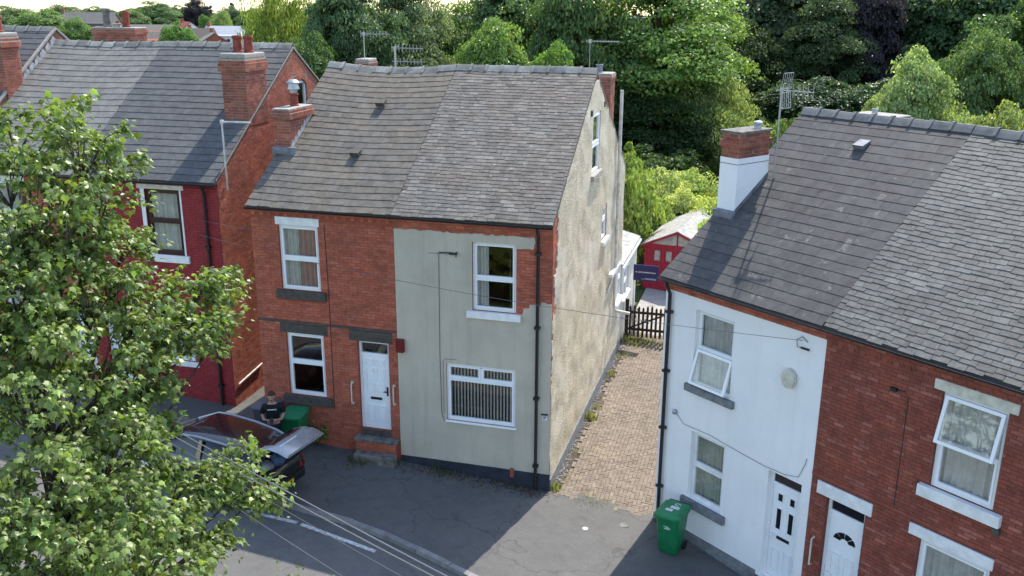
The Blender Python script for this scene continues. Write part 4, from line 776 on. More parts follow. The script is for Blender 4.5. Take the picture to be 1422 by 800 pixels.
# ------------------------------------------------------------------ aerials
def aerial(label, base, h, boom_dir, L, n, el, grid=False, mast_r=.018, side=False, back=.12, tilt=0, mat='metal_grey'):
    b = Vector(base); o = thing('television_aerial', label, 'aerial', Matrix.Translation(b), (0, 0, 0), 'rooftop aerials'); d = Vector(boom_dir).normalized(); s = d.cross(Vector((0, 0, 1))).normalized(); up = Vector((0, 0, 1)); e = s if side else up
    MB().tube([(0, 0, 0), (0, 0, h)], mast_r, 8).build('mast', mat, o, True)
    bz = h-.05; p0 = Vector((0, 0, bz))-d*back; p1 = Vector((0, 0, bz))+d*L+up*tilt; MB().tube([p0, p1], .013 if mat == 'metal_grey' else .022, 6).build('boom', mat, o)
    MB().box(-.035, .035, -.035, .035, bz-.05, bz+.05).build('clamp', mat, o)
    bd = (p1-p0).normalized()
    for i in range(n):
        c = p0+bd*((p1-p0).length*(.18+.8*i/max(1, n-1))) if grid else p0+bd*((p1-p0).length*(i+.2)/n); q = el*(1-.02*i)
        MB().tube([c-e*q, c+e*q], .007, 5).build('element', mat, o)
    if grid:
        g = MB(); c = Vector((0, 0, bz))+d*.10
        for sgn in (-1, 1):
            a = c+up*sgn*.04; bb = c+up*sgn*.38-d*.02
            for k in range(6): sh = s*(k/5-.5)*.40; g.tube([a+sh, bb+sh+d*.06], .006, 5)
            for f in (0, 1): q = a+(bb+d*.06-a)*f; g.tube([q-s*.20, q+s*.20], .007, 5)
        g.build('reflector_grid', mat, o)
    return o
rp = lambda x, y, z: PR @ Vector((x, y, z)); lp = lambda x, y, z: PL_ @ Vector((x, y, z))
aerial('grey grid aerial on a tall mast beside the white chimney', rp(.66, 2.60, 7.5), 2.05, PR.to_3x3() @ Vector((.93, .10, 0)), .78, 7, .15, grid=True, mast_r=.022)
a_ = aerial('pale aerial on a white pole at the corner of the crimson house roof', lp(.10, .35, 6.5), 1.85, (1, .12, 0), .80, 14, .045, side=False, back=.02, mast_r=.024, mat='white_pipe')
MB().tube([lp(.10, .35, 6.55)-a_.location, lp(-.02, .35, 6.55)-a_.location], .02, 6).tube([lp(.10, .35, 6.9)-a_.location, lp(-.02, .35, 6.9)-a_.location], .02, 6).build('bracket', 'metal_grey', a_)
aerial('aerial over the small rear chimney beyond the brown slate ridge', (-3.55, 6.6, 9.6), .82, (1, -.1, 0), .85, 9, .10)
a_ = aerial('double aerial on a white pole just behind the sagging ridge', (-2.35, 6.1, 9.0), 1.05, (1, -.05, 0), .9, 9, .12, mast_r=.032)
MB().tube([(-.1, 0, .62), (.9, -.05, .62)], .012, 6).build('boom', 'metal_grey', a_)
for i in range(8): MB().tube([(.05+i*.11, 0, .53), (.05+i*.11, 0, .71)], .007, 5).build('element', 'metal_grey', a_)
aerial('slim aerial on a thin mast above the right end of the middle ridge', (3.3, 6.9, 9.2), 1.1, (1, -.05, 0), .85, 12, .04, mast_r=.008)
# ------------------------------------------------------------------ wheelie bins
def bin_(label, loc, rz, body, lid, stickers=False, s=1.0):
    o = thing('wheelie_bin', label, 'wheelie bin', Matrix.Translation(loc) @ Matrix.Rotation(rz, 4, 'Z') @ Matrix.Diagonal((s, s, s, 1)), (0, 0, 0), 'wheelie bins')
    sec = [(0.02, .20, .20), (.05, .215, .225), (.5, .245, .275), (.90, .27, .32), (.93, .275, .33)]; v = []; f = []   # z, half width, half depth; tapers to the foot
    def ring_(z, a, b, k=.05): return [(-a+k, -b, z), (a-k, -b, z), (a, -b+k, z), (a, b-k, z), (a-k, b, z), (-a+k, b, z), (-a, b-k, z), (-a, -b+k, z)]
    for z, a, b in sec: v += ring_(z, a, b)
    for i in range(len(sec)-1): f += [(i*8+j, i*8+(j+1) % 8, (i+1)*8+(j+1) % 8, (i+1)*8+j) for j in range(8)]
    f.append(tuple(range(8))[::-1]); mb = MB().add(v, f); r = ring_(.93, .30, .355)+ring_(.985, .30, .355); mb.add(r, [(j, (j+1) % 8, 8+(j+1) % 8, 8+j) for j in range(8)]+[tuple(range(8))[::-1], tuple(range(8, 16))])
    mb.build('bin_body', body, o, True)
    lv = ring_(.987, .30, .37)+ring_(1.02, .305, .375)+ring_(1.05, .28, .34, .07)+ring_(1.065, .2, .26, .07); lf = [(i*8+j, i*8+(j+1) % 8, (i+1)*8+(j+1) % 8, (i+1)*8+j) for i in range(3) for j in range(8)]+[tuple(range(24, 32)), tuple(range(8))[::-1]]
    ld = MB().add(lv, lf).box(-.22, .22, -.40, -.372, .99, 1.015).build('lid', lid, o, True)
    MB().tube([(-.25, .38, .97), (-.25, .44, 1.0), (.25, .44, 1.0), (.25, .38, .97)], .017, 8).build('handle', body, o, True)
    for sx in (-1, 1): MB().tube([(sx*.215, .22, .10), (sx*.27, .22, .10)], .10, 18).build('wheel', 'black_plastic', o, True)
    if stickers:
        MB().box(-.06, .14, -.02, .09, 1.066, 1.068).build('sticker', 'sticker', ld); MB().box(-.12, .04, -.16, -.06, 1.066, 1.068).build('sticker', 'sticker', ld)
        c = MB()
        for i in range(10): t = .5+i*.5; c.box(.05+.06*math.cos(t)-.014, .05+.06*math.cos(t)+.014, .18+.05*math.sin(t)-.012, .18+.05*math.sin(t)+.012, 1.066, 1.068)
        c.build('sticker_ring', 'sticker', ld); lg = MB()
        for a, b, z in ((-.07, .05, .74), (-.03, .09, .71), (-.06, .07, .68)): lg.box(a, b, -.306-(z-.7)*.1, -.290, z, z+.012)
        lg.build('moulded_mark', 'sticker', o)
    return o
bin_('green wheelie bin with white lid stickers, by the white house wall', (7.08, -1.46, gz(7.08)), -.30, 'green_bin', 'green_bin_lid', True, 1.0)
bin_('bright green wheelie bin under the brick house window, beside the standing person', (-2.72, -.48, gz(-2.72)), .12, 'green_bin', 'green_bin_lid', False, 1.0)
bin_('grey wheelie bin at the passage mouth, left of the standing person', (-3.62, -.28, gz(-3.62)), -.1, 'grey_bin', 'grey_bin', False, .98)
# ------------------------------------------------------------------ picket gate, sign, shed
GT = thing('picket_gate', 'dark brown timber picket gate closing the end of the drive', 'gate', Matrix.Translation((4.0, 11.6, 0)), (.8, 0, gz(4.8)))
for x in (.02, 2.75): MB().box(x-.06, x+.06, -.05, .05, -.4, 1.15).build('gate_post', 'gate_wood', GT)
for z in (-.02, .62): MB().box(.08, 2.70, .012, .05, z, z+.09).build('rail', 'gate_wood', GT)
MB().prism([(.1, .014, .08), (.22, .014, .08), (1.35, .014, .60), (1.2, .014, .60)], (0, .03, 0)).build('brace', 'gate_wood', GT)
for i in range(17): x = .14+i*.155; z = .86+.04*math.sin(i*1.7); MB().prism([(x-.04, -.012, -.25), (x+.04, -.012, -.25), (x+.04, -.012, z), (x, -.012, z+.07), (x-.04, -.012, z)], (0, .022, 0)).build('picket', 'gate_wood', GT)
SG = thing('sign_board', 'dark blue estate sign with a line of white lettering, above the picket gate', 'sign', Matrix.Translation((4.17, 11.75, 0)) @ Matrix.Rotation(-.05, 4, 'Z'), (.05, 0, gz(4.2)))
MB().box(0, .06, -.0, .06, -.4, 2.4).build('sign_post', 'white_paint', SG); bd = MB().box(.0, .90, -.03, -.002, 1.84, 2.42).build('board', 'sign_blue', SG, bevel=.004)
tx = MB(); R_ = random.Random(4); x = .16
while x < .80:
    w = R_.uniform(.022, .034); tx.box(x, x+w*.3, -.034, -.031, 2.13, 2.18); tx.box(x, x+w, -.034, -.031, 2.13 if R_.random() < .5 else 2.165, 2.142 if R_.random() < .5 else 2.178); tx.box(x+w*.72, x+w, -.034, -.031, 2.13, 2.17); x += w+.011
for z, a in ((1.93, .42), (1.90, .30)):
    x = a
    while x < .82: w = R_.uniform(.02, .05); tx.box(x, x+w, -.034, -.031, z, z+.014); x += w+.012
tx.build('lettering', 'sticker', bd); MB().lathe((.10, -.033, 2.14), [(.03, 0), (.03, .03)], 10).build('emblem', 'cream_paint', bd)
SHP = Matrix.Translation((3.75, 17.9, gz(4.5))) @ Matrix.Rotation(-.12, 4, 'Z')
SH = thing('garden_shed', 'red board garden shed with a pale felt roof behind the gate', 'shed', SHP, (1.35, 1, 0))
w_, dp, he, hr = 2.75, 4.8, 1.95, 2.55; FS = Frame((0, 0, 0), (1, 0, 0)); ows = [(.42, .68, 1.25, 1.70), (.92, 1.18, 1.25, 1.70), (1.75, 2.3, 1.25, 1.70)]
wall('shed_wall', FS, 0, w_, 0, he, ows, 'shed_red', SH, .03)
for x in (0, w_): MB().box(x-.01 if x else 0, x+.01 if x else .01, .002, dp, 0, he).build('side_wall', 'shed_red', SH)
MB().box(0, w_, dp, dp+.02, 0, he).build('back_wall', 'shed_red', SH)
n = 19
for i in range(n): a = i*w_/n+.006; b = (i+1)*w_/n-.006; z0 = 0; m = (a+b)/2; cut = any(o[0]-.05 < m < o[1]+.05 for o in ows); bb = MB(); bb.box(a, b, -.016, -.001, .02, 1.22 if cut else he-.01); (bb.box(a, b, -.016, -.001, 1.73, he-.01) if cut else None); bb.build('board', 'shed_red', SH)
for o in ows:
    q = MB(); ring(q, FS, o[0]-.03, o[1]+.03, o[2]-.03, o[3]+.03, .03, .001, .03); fr = q.build('window', 'shed_red', SH); MB().fbox(FS, o[0], o[1], -.02, -.014, o[2], o[3]).build('pane', 'shed_board', fr)
MB().prism([(0, .0, he+.02), (w_, .0, he+.02), (w_/2, .0, hr)], (0, .02, 0)).build('gable_panel', 'shed_board', SH); MB().box(-.0, w_, -.03, -.001, he-.06, he+.02).build('trim', 'shed_red', SH); MB().box(w_/2-.03, w_/2+.03, -.025, -.001, he+.02, hr-.02).build('trim', 'shed_red', SH)
for s in (-1, 1):
    e = w_/2+s*(w_/2+.14); zz = he-.07
    rr = MB().prism([(w_/2, -.12, hr+.06), (e, -.12, zz+.05), (e, -.12, zz+.01), (w_/2, -.12, hr+.02)], (0, dp+.3, 0)).build('roof_slope', 'shed_felt', SH)
    MB().prism([(w_/2, -.135, hr+.03), (e, -.135, zz+.02), (e, -.135, zz-.07), (w_/2, -.135, hr-.07)], (0, .014, 0)).build('barge_board', 'shed_red', SH)
MB().prism([(w_/2-.18, -.13, hr-.02), (w_/2, -.13, hr+.075), (w_/2+.18, -.13, hr-.02), (w_/2, -.13, hr+.065)], (0, dp+.32, 0)).build('ridge_felt', 'terracotta_worn' if 'terracotta_worn' in M else 'shed_felt', SH)
# ------------------------------------------------------------------ overhead lines
def unproj(px, py, dist): v = _f+_R*((px-711)/FPX)+_U*((400-py)/FPX); return CAM+v.normalized()*dist
def wire(label, a, b, drop, r, mat, n=28):
    a, b = Vector(a), Vector(b); pts = [a+(b-a)*(i/n)-Vector((0, 0, drop*4*(i/n)*(1-i/n))) for i in range(n+1)]; return tag(MB().tube(pts, r, 6).build('overhead_cable', mat, None, True), label, 'cable', 'overhead cables')
q0 = unproj(735, 860, 8.0)
wire('upper of the two thick grey cables sweeping over the parked car', lp(-13.2, -.15, 5.9), q0, .55, .007, 'wire_pale'); wire('lower of the two thick grey cables sweeping over the parked car', lp(-13.2, -.15, 5.75), q0+Vector((-.02, 0, -.06)), .58, .007, 'wire_pale')
wire('thin grey cable crossing the car and ending low at the bottom edge', lp(-12.4, -.15, 5.2), unproj(640, 905, 8.6), .45, .005, 'wire')
wire('faintest grey cable between the thick pair and the thin one', lp(-12.9, -.15, 5.5), unproj(700, 880, 8.2), .5, .0035, 'wire')
wire('thin wire crossing the grey house front towards the white house', lp(-.6, -.12, 5.35), rp(3.7, -.14, 5.18), .28, .006, 'wire')
wire('thin wire running left from the bracket on the grey house', (1.6, -.12, 5.64), lp(-.5, -.12, 5.75), .12, .006, 'wire')
# ------------------------------------------------------------------ parked car with raised tailgate
def loft(secs, close=True):
    v = []; f = []; k = len(secs[0])
    for s in secs: v += s
    for i in range(len(secs)-1): f += [(i*k+j, i*k+(j+1) % k, (i+1)*k+(j+1) % k, (i+1)*k+j) for j in range(k)]
    if close: f += [tuple(range(k))[::-1], tuple((len(secs)-1)*k+j for j in range(k))]
    return v, f
CP = Matrix.Translation((-3.90, -2.46, gz(-3.6)-.03)) @ Matrix.Rotation(-.155, 4, 'Z') @ Matrix.Rotation(.07, 4, 'Y')
CR = thing('parked_car', 'dark hatchback parked half on the pavement with its tailgate raised', 'car', CP, (0, 0, 0))
def bsec(x, hw, z0, z1, tuck=.06): return [(x, -hw+tuck*1.5, z0), (x, -hw, z0+.22), (x, -hw-.005, (z0+z1)/2+.05), (x, -hw+.03, z1-.10), (x, -hw+.10, z1), (x, hw-.10, z1), (x, hw-.03, z1-.10), (x, hw+.005, (z0+z1)/2+.05), (x, hw, z0+.22), (x, hw-tuck*1.5, z0)]
body = [(-2.14, .52, .30, .62), (-2.08, .66, .25, .70), (-1.9, .78, .22, .80), (-1.5, .85, .20, .88), (-1.0, .88, .20, .95), (-.3, .89, .20, .97), (.6, .89, .20, .99), (1.3, .885, .22, 1.0), (1.8, .86, .25, 1.0), (2.05, .80, .30, .95), (2.12, .74, .36, .86)]
cb = MB().add(*loft([bsec(*s) for s in body])).build('body', 'car_paint', CR, True)
def csec(x, hb, zb, ht, zt): return [(x, -hb, zb), (x, -(hb*.45+ht*.55), zb+(zt-zb)*.55), (x, -ht, zt-.04), (x, -ht+.10, zt), (x, ht-.10, zt), (x, ht, zt-.04), (x, hb*.45+ht*.55, zb+(zt-zb)*.55), (x, hb, zb)]
cab = [(-1.12, .78, .93, .76, .965), (-.75, .80, .95, .70, 1.16), (-.35, .81, .96, .64, 1.38), (.1, .82, .97, .62, 1.44), (.8, .82, .98, .61, 1.455), (1.4, .81, .98, .59, 1.42), (1.72, .79, .98, .57, 1.36)]
MB().add(*loft([csec(*s) for s in cab])).build('cabin_glass', 'car_glass', CR, True)
rfp = MB(); rs_ = [(-.33, .635, 1.39), (.1, .615, 1.447), (.8, .605, 1.462), (1.4, .585, 1.427), (1.74, .565, 1.365)]
rv, rf2 = loft([[(x, -ht-.005, zt-.045), (x, -ht+.09, zt+.006), (x, ht-.09, zt+.006), (x, ht+.005, zt-.045)] for x, ht, zt in rs_], False); rfp.add(rv, rf2).build('roof_panel', 'car_paint', CR, True)
for s in (-1, 1):
    MB().tube([(-1.12, s*.775, .95), (-.75, s*.745, 1.14), (-.35, s*.665, 1.36), (.1, s*.64, 1.42), (.8, s*.63, 1.435), (1.4, s*.61, 1.40), (1.72, s*.60, 1.33), (1.85, s*.74, 1.0)], .032, 6).build('roof_rail', 'car_grey', CR, True)
    MB().prism([(.25, s*.70, 1.40), (.33, s*.70, 1.40), (.36, s*.835, .98), (.22, s*.835, .98)], (0, s*.012, 0)).build('pillar', 'car_paint', CR); MB().box(-.75, -.6, min(s*.88, s*1.03), max(s*.88, s*1.03), .96, 1.08).build('mirror', 'car_paint', CR, bevel=.03)
    for x in (-.30, .55): MB().box(x+.55, x+.72, min(s*.888, s*.915), max(s*.888, s*.915), .80, .83).build('door_handle', 'car_grey', CR)
    MB().box(-1.1, 1.3, min(s*.88, s*.905), max(s*.88, s*.905), .50, .56).build('side_trim', 'black_plastic', CR)
    MB().add(*loft([[(2.06, s*.55, .62), (2.06, s*.80, .60), (2.02, s*.80, .84), (2.04, s*.60, .86)], [(2.15, s*.55, .63), (2.11, s*.79, .62), (2.07, s*.79, .83), (2.12, s*.60, .85)]])).build('tail_light', 'tail_red', CR); MB().box(-2.08, -1.95, min(s*.42, s*.72), max(s*.42, s*.72), .60, .74).build('headlight', 'car_grey', CR, bevel=.03)
    for x in (-1.32, 1.32):
        ty = MB().tube([(x, s*.70, .31), (x, s*.72, .31), (x, s*.88, .31), (x, s*.905, .31)], [.28, .315, .315, .28], 24).build('wheel', 'tyre', CR, True); MB().tube([(x, s*.89, .31), (x, s*.912, .31)], [.20, .17], 14).build('rim', 'rim', ty, True)
MB().box(2.08, 2.17, -.72, .72, .34, .56).build('rear_bumper', 'black_plastic', CR, bevel=.03); pn = MB().box(2.171, 2.18, -.26, .26, .40, .50).build('number_plate', 'plate_yellow', CR)
pt = MB(); [pt.box(2.181, 2.183, -.2+i*.058, -.165+i*.058, .42, .48) for i in range(7) if i != 4]; pt.build('plate_characters', 'black_plastic', pn)
MB().box(1.78, 2.075, -.60, .60, .60, 1.012).build('boot_shade_block', 'boot_shade', CR); MB().box(1.70, 1.80, -.66, .66, 1.0, 1.34).build('boot_shade_block', 'boot_shade', CR)  # solid near-black blocks paint in the shade inside the open boot
# tailgate: outer skin, inner rim and glass, hinged at the rear of the roof
tgp = [(1.70, 1.40, .57), (1.95, 1.60, .60), (2.2, 1.70, .66), (2.48, 1.72, .70), (2.72, 1.66, .70)]
tv_, tf_ = loft([[(x, -h, z-.03), (x, -h*.9, z+.02), (x, h*.9, z+.02), (x, h, z-.03), (x, h*.9, z-.05), (x, -h*.9, z-.05)] for x, z, h in tgp]); tg = MB().add(tv_, tf_).build('tailgate', 'car_grey', CR, True)  # grey skin colour paints in the silvery reflection on the dark car's tailgate
gv, gf = loft([[(x, -h*.78, z+.026), (x, h*.78, z+.026)] for x, z, h in [(1.80, 1.49, .58), (1.95, 1.60, .60), (2.2, 1.70, .64)]], False); gf = [q for q in gf][::2]; MB().add(gv, gf).build('rear_window', 'car_glass', tg, True)
MB().box(2.36, 2.39, -.50, .10, 1.735, 1.742).build('tailgate_badge', 'sticker', tg)
for s in (-1, 1): MB().tube([(1.76, s*.62, 1.02), (2.2, s*.60, 1.64)], .012, 6).build('gas_strut', 'black_plastic', tg)
def lump(name, label, cat, c, r, mat, sq=(1, 1, 1), seed=0):
    bm = bmesh.new(); bmesh.ops.create_icosphere(bm, subdivisions=3, radius=1)
    for v in bm.verts: k = 1+.22*noise.noise(v.co*1.7+Vector((seed, 0, 0)))+.08*noise.noise(v.co*5); v.co = Vector((v.co.x*r*sq[0], v.co.y*r*sq[1], v.co.z*r*sq[2]))*k+Vector(c)
    me = bpy.data.meshes.new(name); bm.to_mesh(me); bm.free(); me.materials.append(M[mat]); me.shade_smooth(); return tag(link(name, me), label, cat)
cl = lambda x, y, z: CP @ Vector((x, y, z))
lump('carrier_bag', 'crumpled blue bag in the open boot of the car', 'bag', cl(1.95, -.05, 1.10), .22, 'bag_blue', (.8, 1.1, .8), 3); lump('carrier_bag', 'teal green bag beside the blue one in the car boot', 'bag', cl(1.93, .38, 1.12), .2, 'bag_teal', (.8, 1, .8), 5); lump('holdall', 'grey blue holdall at the near side of the car boot', 'bag', cl(1.94, -.42, 1.08), .17, 'lead', (.9, 1, .7), 9)
# ------------------------------------------------------------------ person looking at a phone behind the car
def skin_mesh(name, verts, edges, mat, parent, sub=2):
    """verts: (x, y, z, radius) or (x, y, z, rx, ry); first vertex is the root"""
    me = bpy.data.meshes.new(name); me.from_pydata([v[:3] for v in verts], edges, []); me.materials.append(M[mat]); o = link(name, me, parent)
    m = o.modifiers.new('skin', 'SKIN'); m.use_smooth_shade = True
    for i, v in enumerate(verts): sv_ = me.skin_vertices[0].data[i]; sv_.radius = (v[3], v[4] if len(v) > 4 else v[3]); sv_.use_root = i == 0
    s = o.modifiers.new('subdivision', 'SUBSURF'); s.levels = s.render_levels = sub; return o
PP = Matrix.Translation((-3.02, -1.02, gz(-3.08))) @ Matrix.Rotation(.42, 4, 'Z') @ Matrix.Diagonal((1.06, 1.06, .985, 1))
PE = thing('person', 'person in a black t-shirt with a white chest print, looking down at a phone', 'person', PP, (0, 0, 0))
bv = [(0, 0, .95, .13, .105), (0, 0, 1.18, .125, .095), (0, .0, 1.38, .15, .10), (0, -.005, 1.50, .06, .055), (0, -.035, 1.56, .055, .055), (0, -.075, 1.62, .075, .085), (0, -.095, 1.70, .078, .095), (0, -.085, 1.77, .055, .07)]; be = [(i, i+1) for i in range(7)]
def limb(pts, at):
    b = len(bv); bv.extend(pts); be.append((at, b)); be.extend((b+i, b+i+1) for i in range(len(pts)-1)); return len(bv)-1
for s in (-1, 1):
    limb([(s*.10, 0, .86, .085), (s*.11, -.01, .50, .06), (s*.11, .02, .12, .042), (s*.11, -.02, .05, .04), (s*.12, -.14, .035, .035)], 0)
    w = limb([(s*.185, .0, 1.41, .055), (s*.245, .01, 1.16, .043), (s*.20, -.15, 1.08, .036), (s*.10, -.27, 1.13, .026), (s*.075, -.32, 1.15, .026, .034)], 2)
    for k, (dx, dy, dz, ln) in enumerate(((-.03, -.03, .03, .8), (-.022, -.045, .012, 1), (-.018, -.05, -.004, 1.05), (-.014, -.046, -.02, .95), (-.012, -.036, -.034, .75))):
        a = bv[w]; p1 = (a[0]+s*dx*.7*ln, a[1]+dy*.55*ln, a[2]+dz*.9, .0095); p2 = (a[0]+s*dx*1.5*ln, a[1]+dy*.95*ln, a[2]+dz*1.15+.008, .008); limb([p1, p2], w)
bo = skin_mesh('body', bv, be, 'skin', PE)
sh = [(0, 0, .92, .165, .125), (0, 0, 1.15, .160, .118), (0, 0, 1.36, .185, .122), (0, -.005, 1.465, .09, .08)]; se = [(0, 1), (1, 2), (2, 3)]
for s in (-1, 1): b = len(sh); sh += [(s*.19, 0, 1.405, .076), (s*.235, .005, 1.26, .068), (s*.25, .008, 1.19, .066)]; se += [(2, b), (b, b+1), (b+1, b+2)]
ts = skin_mesh('t_shirt', sh, se, 'shirt_black', PE)
tr = [(0, 0, .93, .155, .12)]; te = []
for s in (-1, 1): b = len(tr); tr += [(s*.10, 0, .84, .105), (s*.112, -.01, .50, .082), (s*.112, .02, .11, .07)]; te += [(0, b), (b, b+1), (b+1, b+2)]
skin_mesh('trousers', tr, te, 'trousers', PE)
for s in (-1, 1): skin_mesh('shoe', [(s*.115, .05, .045, .05, .045), (s*.118, -.06, .04, .05, .04), (s*.122, -.17, .035, .045, .032)], [(0, 1), (1, 2)], 'shoe', PE)
hb = bmesh.new(); bmesh.ops.create_icosphere(hb, subdivisions=3, radius=1)
for v in hb.verts: k = 1+.06*noise.noise(v.co*4); v.co = Vector((v.co.x*.094*k, v.co.y*.112*k-.078, v.co.z*.092*k+1.742))
bmesh.ops.delete(hb, geom=[v for v in hb.verts if v.co.z < 1.735 and v.co.y < -.10 or v.co.z < 1.665], context='VERTS'); hm = bpy.data.meshes.new('hair'); hb.to_mesh(hm); hb.free(); hm.materials.append(M['hair']); hm.shade_smooth(); link('hair', hm, PE)
MB().add([(0, -.175, 1.70), (-.016, -.185, 1.655), (.016, -.185, 1.655), (0, -.207, 1.66), (0, -.18, 1.645)], [(0, 1, 3), (0, 3, 2), (1, 4, 3), (4, 2, 3)]).build('nose', 'skin', PE)
for s in (-1, 1): MB().lathe((s*.032, -.178, 1.695), [(.009, -.005), (.012, 0), (.009, .005)], 8).build('eye', 'hair', PE); MB().box(min(s*.072, s*.092), max(s*.072, s*.092), -.10, -.065, 1.655, 1.72).build('ear', 'skin', PE, bevel=.008)
MB().box(-.024, .024, -.182, -.170, 1.612, 1.622).build('mouth', 'terracotta', PE)
prn = MB()
for i in range(9): x = -.105+i*.0235; prn.box(x, x+.019, -.142, -.1385, 1.335, 1.365)
prn.build('chest_print', 'sticker', ts)
ph = MB().box(-.038, .038, -.006, .006, -.075, .075).build('mobile_phone', 'black_plastic', None, bevel=.006); ph.matrix_world = PP @ Matrix.Translation((0, -.385, 1.165)) @ Matrix.Rotation(-.7, 4, 'X'); tag(ph, 'dark mobile phone held by the person behind the car', 'phone')
# ------------------------------------------------------------------ trees
def leaf_tree_meshes(seed, crown, n_clump, per, leaf, kind='round'):
    """crown: half width, half height. Returns (trunk mesh, crown mesh) for a tree about 2*half height + bole tall, base at 0"""
    rg = np.random.default_rng(seed); a, h = crown; bole = h*.38; C0 = np.array([0, 0, bole+h])
    cl = []
    while len(cl) < n_clump:
        d = rg.normal(size=3); d /= np.linalg.norm(d); r = rg.uniform(.35, 1)**.55; z = d[2]*r
        wid = {'round': 1-.25*max(0, z)-.12*max(0, -z), 'tall': 1-.5*max(0, z), 'weep': 1-.15*abs(z), 'cone': .95-.75*(z*.5+.5)}[kind]
        lump_ = 1+.22*math.sin(3*math.atan2(d[1], d[0])+seed)+.15*math.sin(5*d[2]*2+seed*2); cl.append(C0+np.array([d[0]*r*a*wid*lump_, d[1]*r*a*wid*lump_, z*h*(1+.08*rg.normal())]))
    cl = np.array(cl); cs = rg.uniform(.65, 1.45, n_clump)*a*.245
    idx = np.repeat(np.arange(n_clump), per); N = len(idx); d = rg.normal(size=(N, 3)); d /= np.linalg.norm(d, axis=1)[:, None]; d[:, 2] = np.abs(d[:, 2])*.9-.25
    p = cl[idx]+d*cs[idx][:, None]*rg.uniform(.35, 1.05, (N, 1))**.6*np.array([1.1, 1.1, .8 if kind != 'weep' else 1.5])
    if kind == 'weep': p[:, 2] -= rg.exponential(.5, N)*h*.06
    out = (p-C0); out /= np.linalg.norm(out, axis=1)[:, None]+1e-6
    nrm = out*.5+d*.5+np.array([0, 0, .55])+rg.normal(size=(N, 3))*.55; nrm /= np.linalg.norm(nrm, axis=1)[:, None]
    t = np.cross(nrm, rg.normal(size=(N, 3))); t /= np.linalg.norm(t, axis=1)[:, None]
    if kind == 'weep': t = t*.6+np.array([0, 0, -.8]); t /= np.linalg.norm(t, axis=1)[:, None]
    b = np.cross(nrm, t); L = leaf*rg.uniform(.6, 1.35, (N, 1)); wd = L*(.36 if kind != 'weep' else .2)
    v = np.stack([p-t*L*.5, p+b*wd+nrm*L*.08, p+t*L*.5-nrm*L*.1, p-b*wd+nrm*L*.08], 1).reshape(-1, 3)
    cm = big_mesh('crown', v, [[(0, 1, 2, 3)]], 4, N, 'leaf', make=False)
    mb = MB(); th = bole+h*1.5; pts = [Vector((.12*a*.3*math.sin(i+seed), .12*a*.3*math.cos(i*1.3+seed), th*i/6)) for i in range(7)]; r0 = a*.075; mb.tube(pts, [r0*(1.25 if i == 0 else 1-.14*i) for i in range(7)], 8)
    for k in rg.choice(n_clump, min(n_clump, 16), replace=False):
        e = Vector(cl[k]); s = pts[2+int(rg.integers(0, 4))]; m = (s+e)/2+Vector((0, 0, .1*a)); mb.tube([s, m, e], [r0*.38, r0*.26, r0*.08], 5, False)
    tm = new_mesh('trunk', mb.v, mb.f, 'bark', True); return tm, cm, 2*h+bole
KIND = {}; FOL = 1.95
for nm, args in dict(oak=(1, (4.6, 4.4), 180, 230, .25, 'round'), ash=(2, (4.2, 5.2), 230, 300, .19, 'tall'), maple=(3, (4.2, 4.2), 170, 240, .23, 'round'), willow=(4, (3.8, 4.6), 150, 150, .32, 'weep'), lime=(5, (4.4, 5.0), 180, 230, .25, 'round'), poplar=(6, (3.0, 5.6), 130, 120, .28, 'tall'), bush=(7, (2.2, 1.35), 90, 110, .19, 'round'), thicket=(8, (2.6, 1.5), 110, 110, .17, 'round'), fir=(9, (2.2, 5.0), 90, 120, .3, 'cone')).items(): KIND[nm] = leaf_tree_meshes(*args)
def tree(name, label, kind, px, dist, top_py, width_px, color, cat='tree', group='trees of the wood behind the houses', zb=None, rot=None, seed=0):
    """a tree at a plan distance along a bearing; its height and spread in metres follow from that distance"""
    tm, cm, H = KIND[kind]; v = _f+_R*((px-711)/FPX)+_U*((400-top_py)/FPX); hd = Vector((v.x, v.y)).normalized(); b = CAM.xy+hd*dist; k = v.z/Vector((v.x, v.y)).length
    zt = CAM.z+k*dist; z0 = terrain_z(b.x, b.y) if zb is None else zb; sc = (zt-z0)/H; a0 = {'oak': 4.6, 'ash': 4.2, 'maple': 4.2, 'willow': 3.8, 'lime': 4.4, 'poplar': 3.0, 'bush': 2.2, 'thicket': 2.6, 'fir': 2.2}[kind]; sx = width_px/2/FPX*dist/math.cos(PITCH)/a0
    o = bpy.data.objects.new(name, None); COL.objects.link(o); o.location = (b.x, b.y, z0); o.rotation_euler = (0, 0, rot if rot is not None else (px*.37+dist) % 6.28); o.scale = (sx, sx, sc); tag(o, label, cat, group)
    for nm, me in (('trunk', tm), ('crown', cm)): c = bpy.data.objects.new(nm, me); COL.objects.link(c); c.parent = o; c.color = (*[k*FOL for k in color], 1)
    return o
G1 = (.060, .105, .020); G2 = (.052, .085, .030); G3 = (.105, .155, .042); G4 = (.10, .13, .065); G5 = (.052, .084, .038); G6 = (.13, .185, .045)
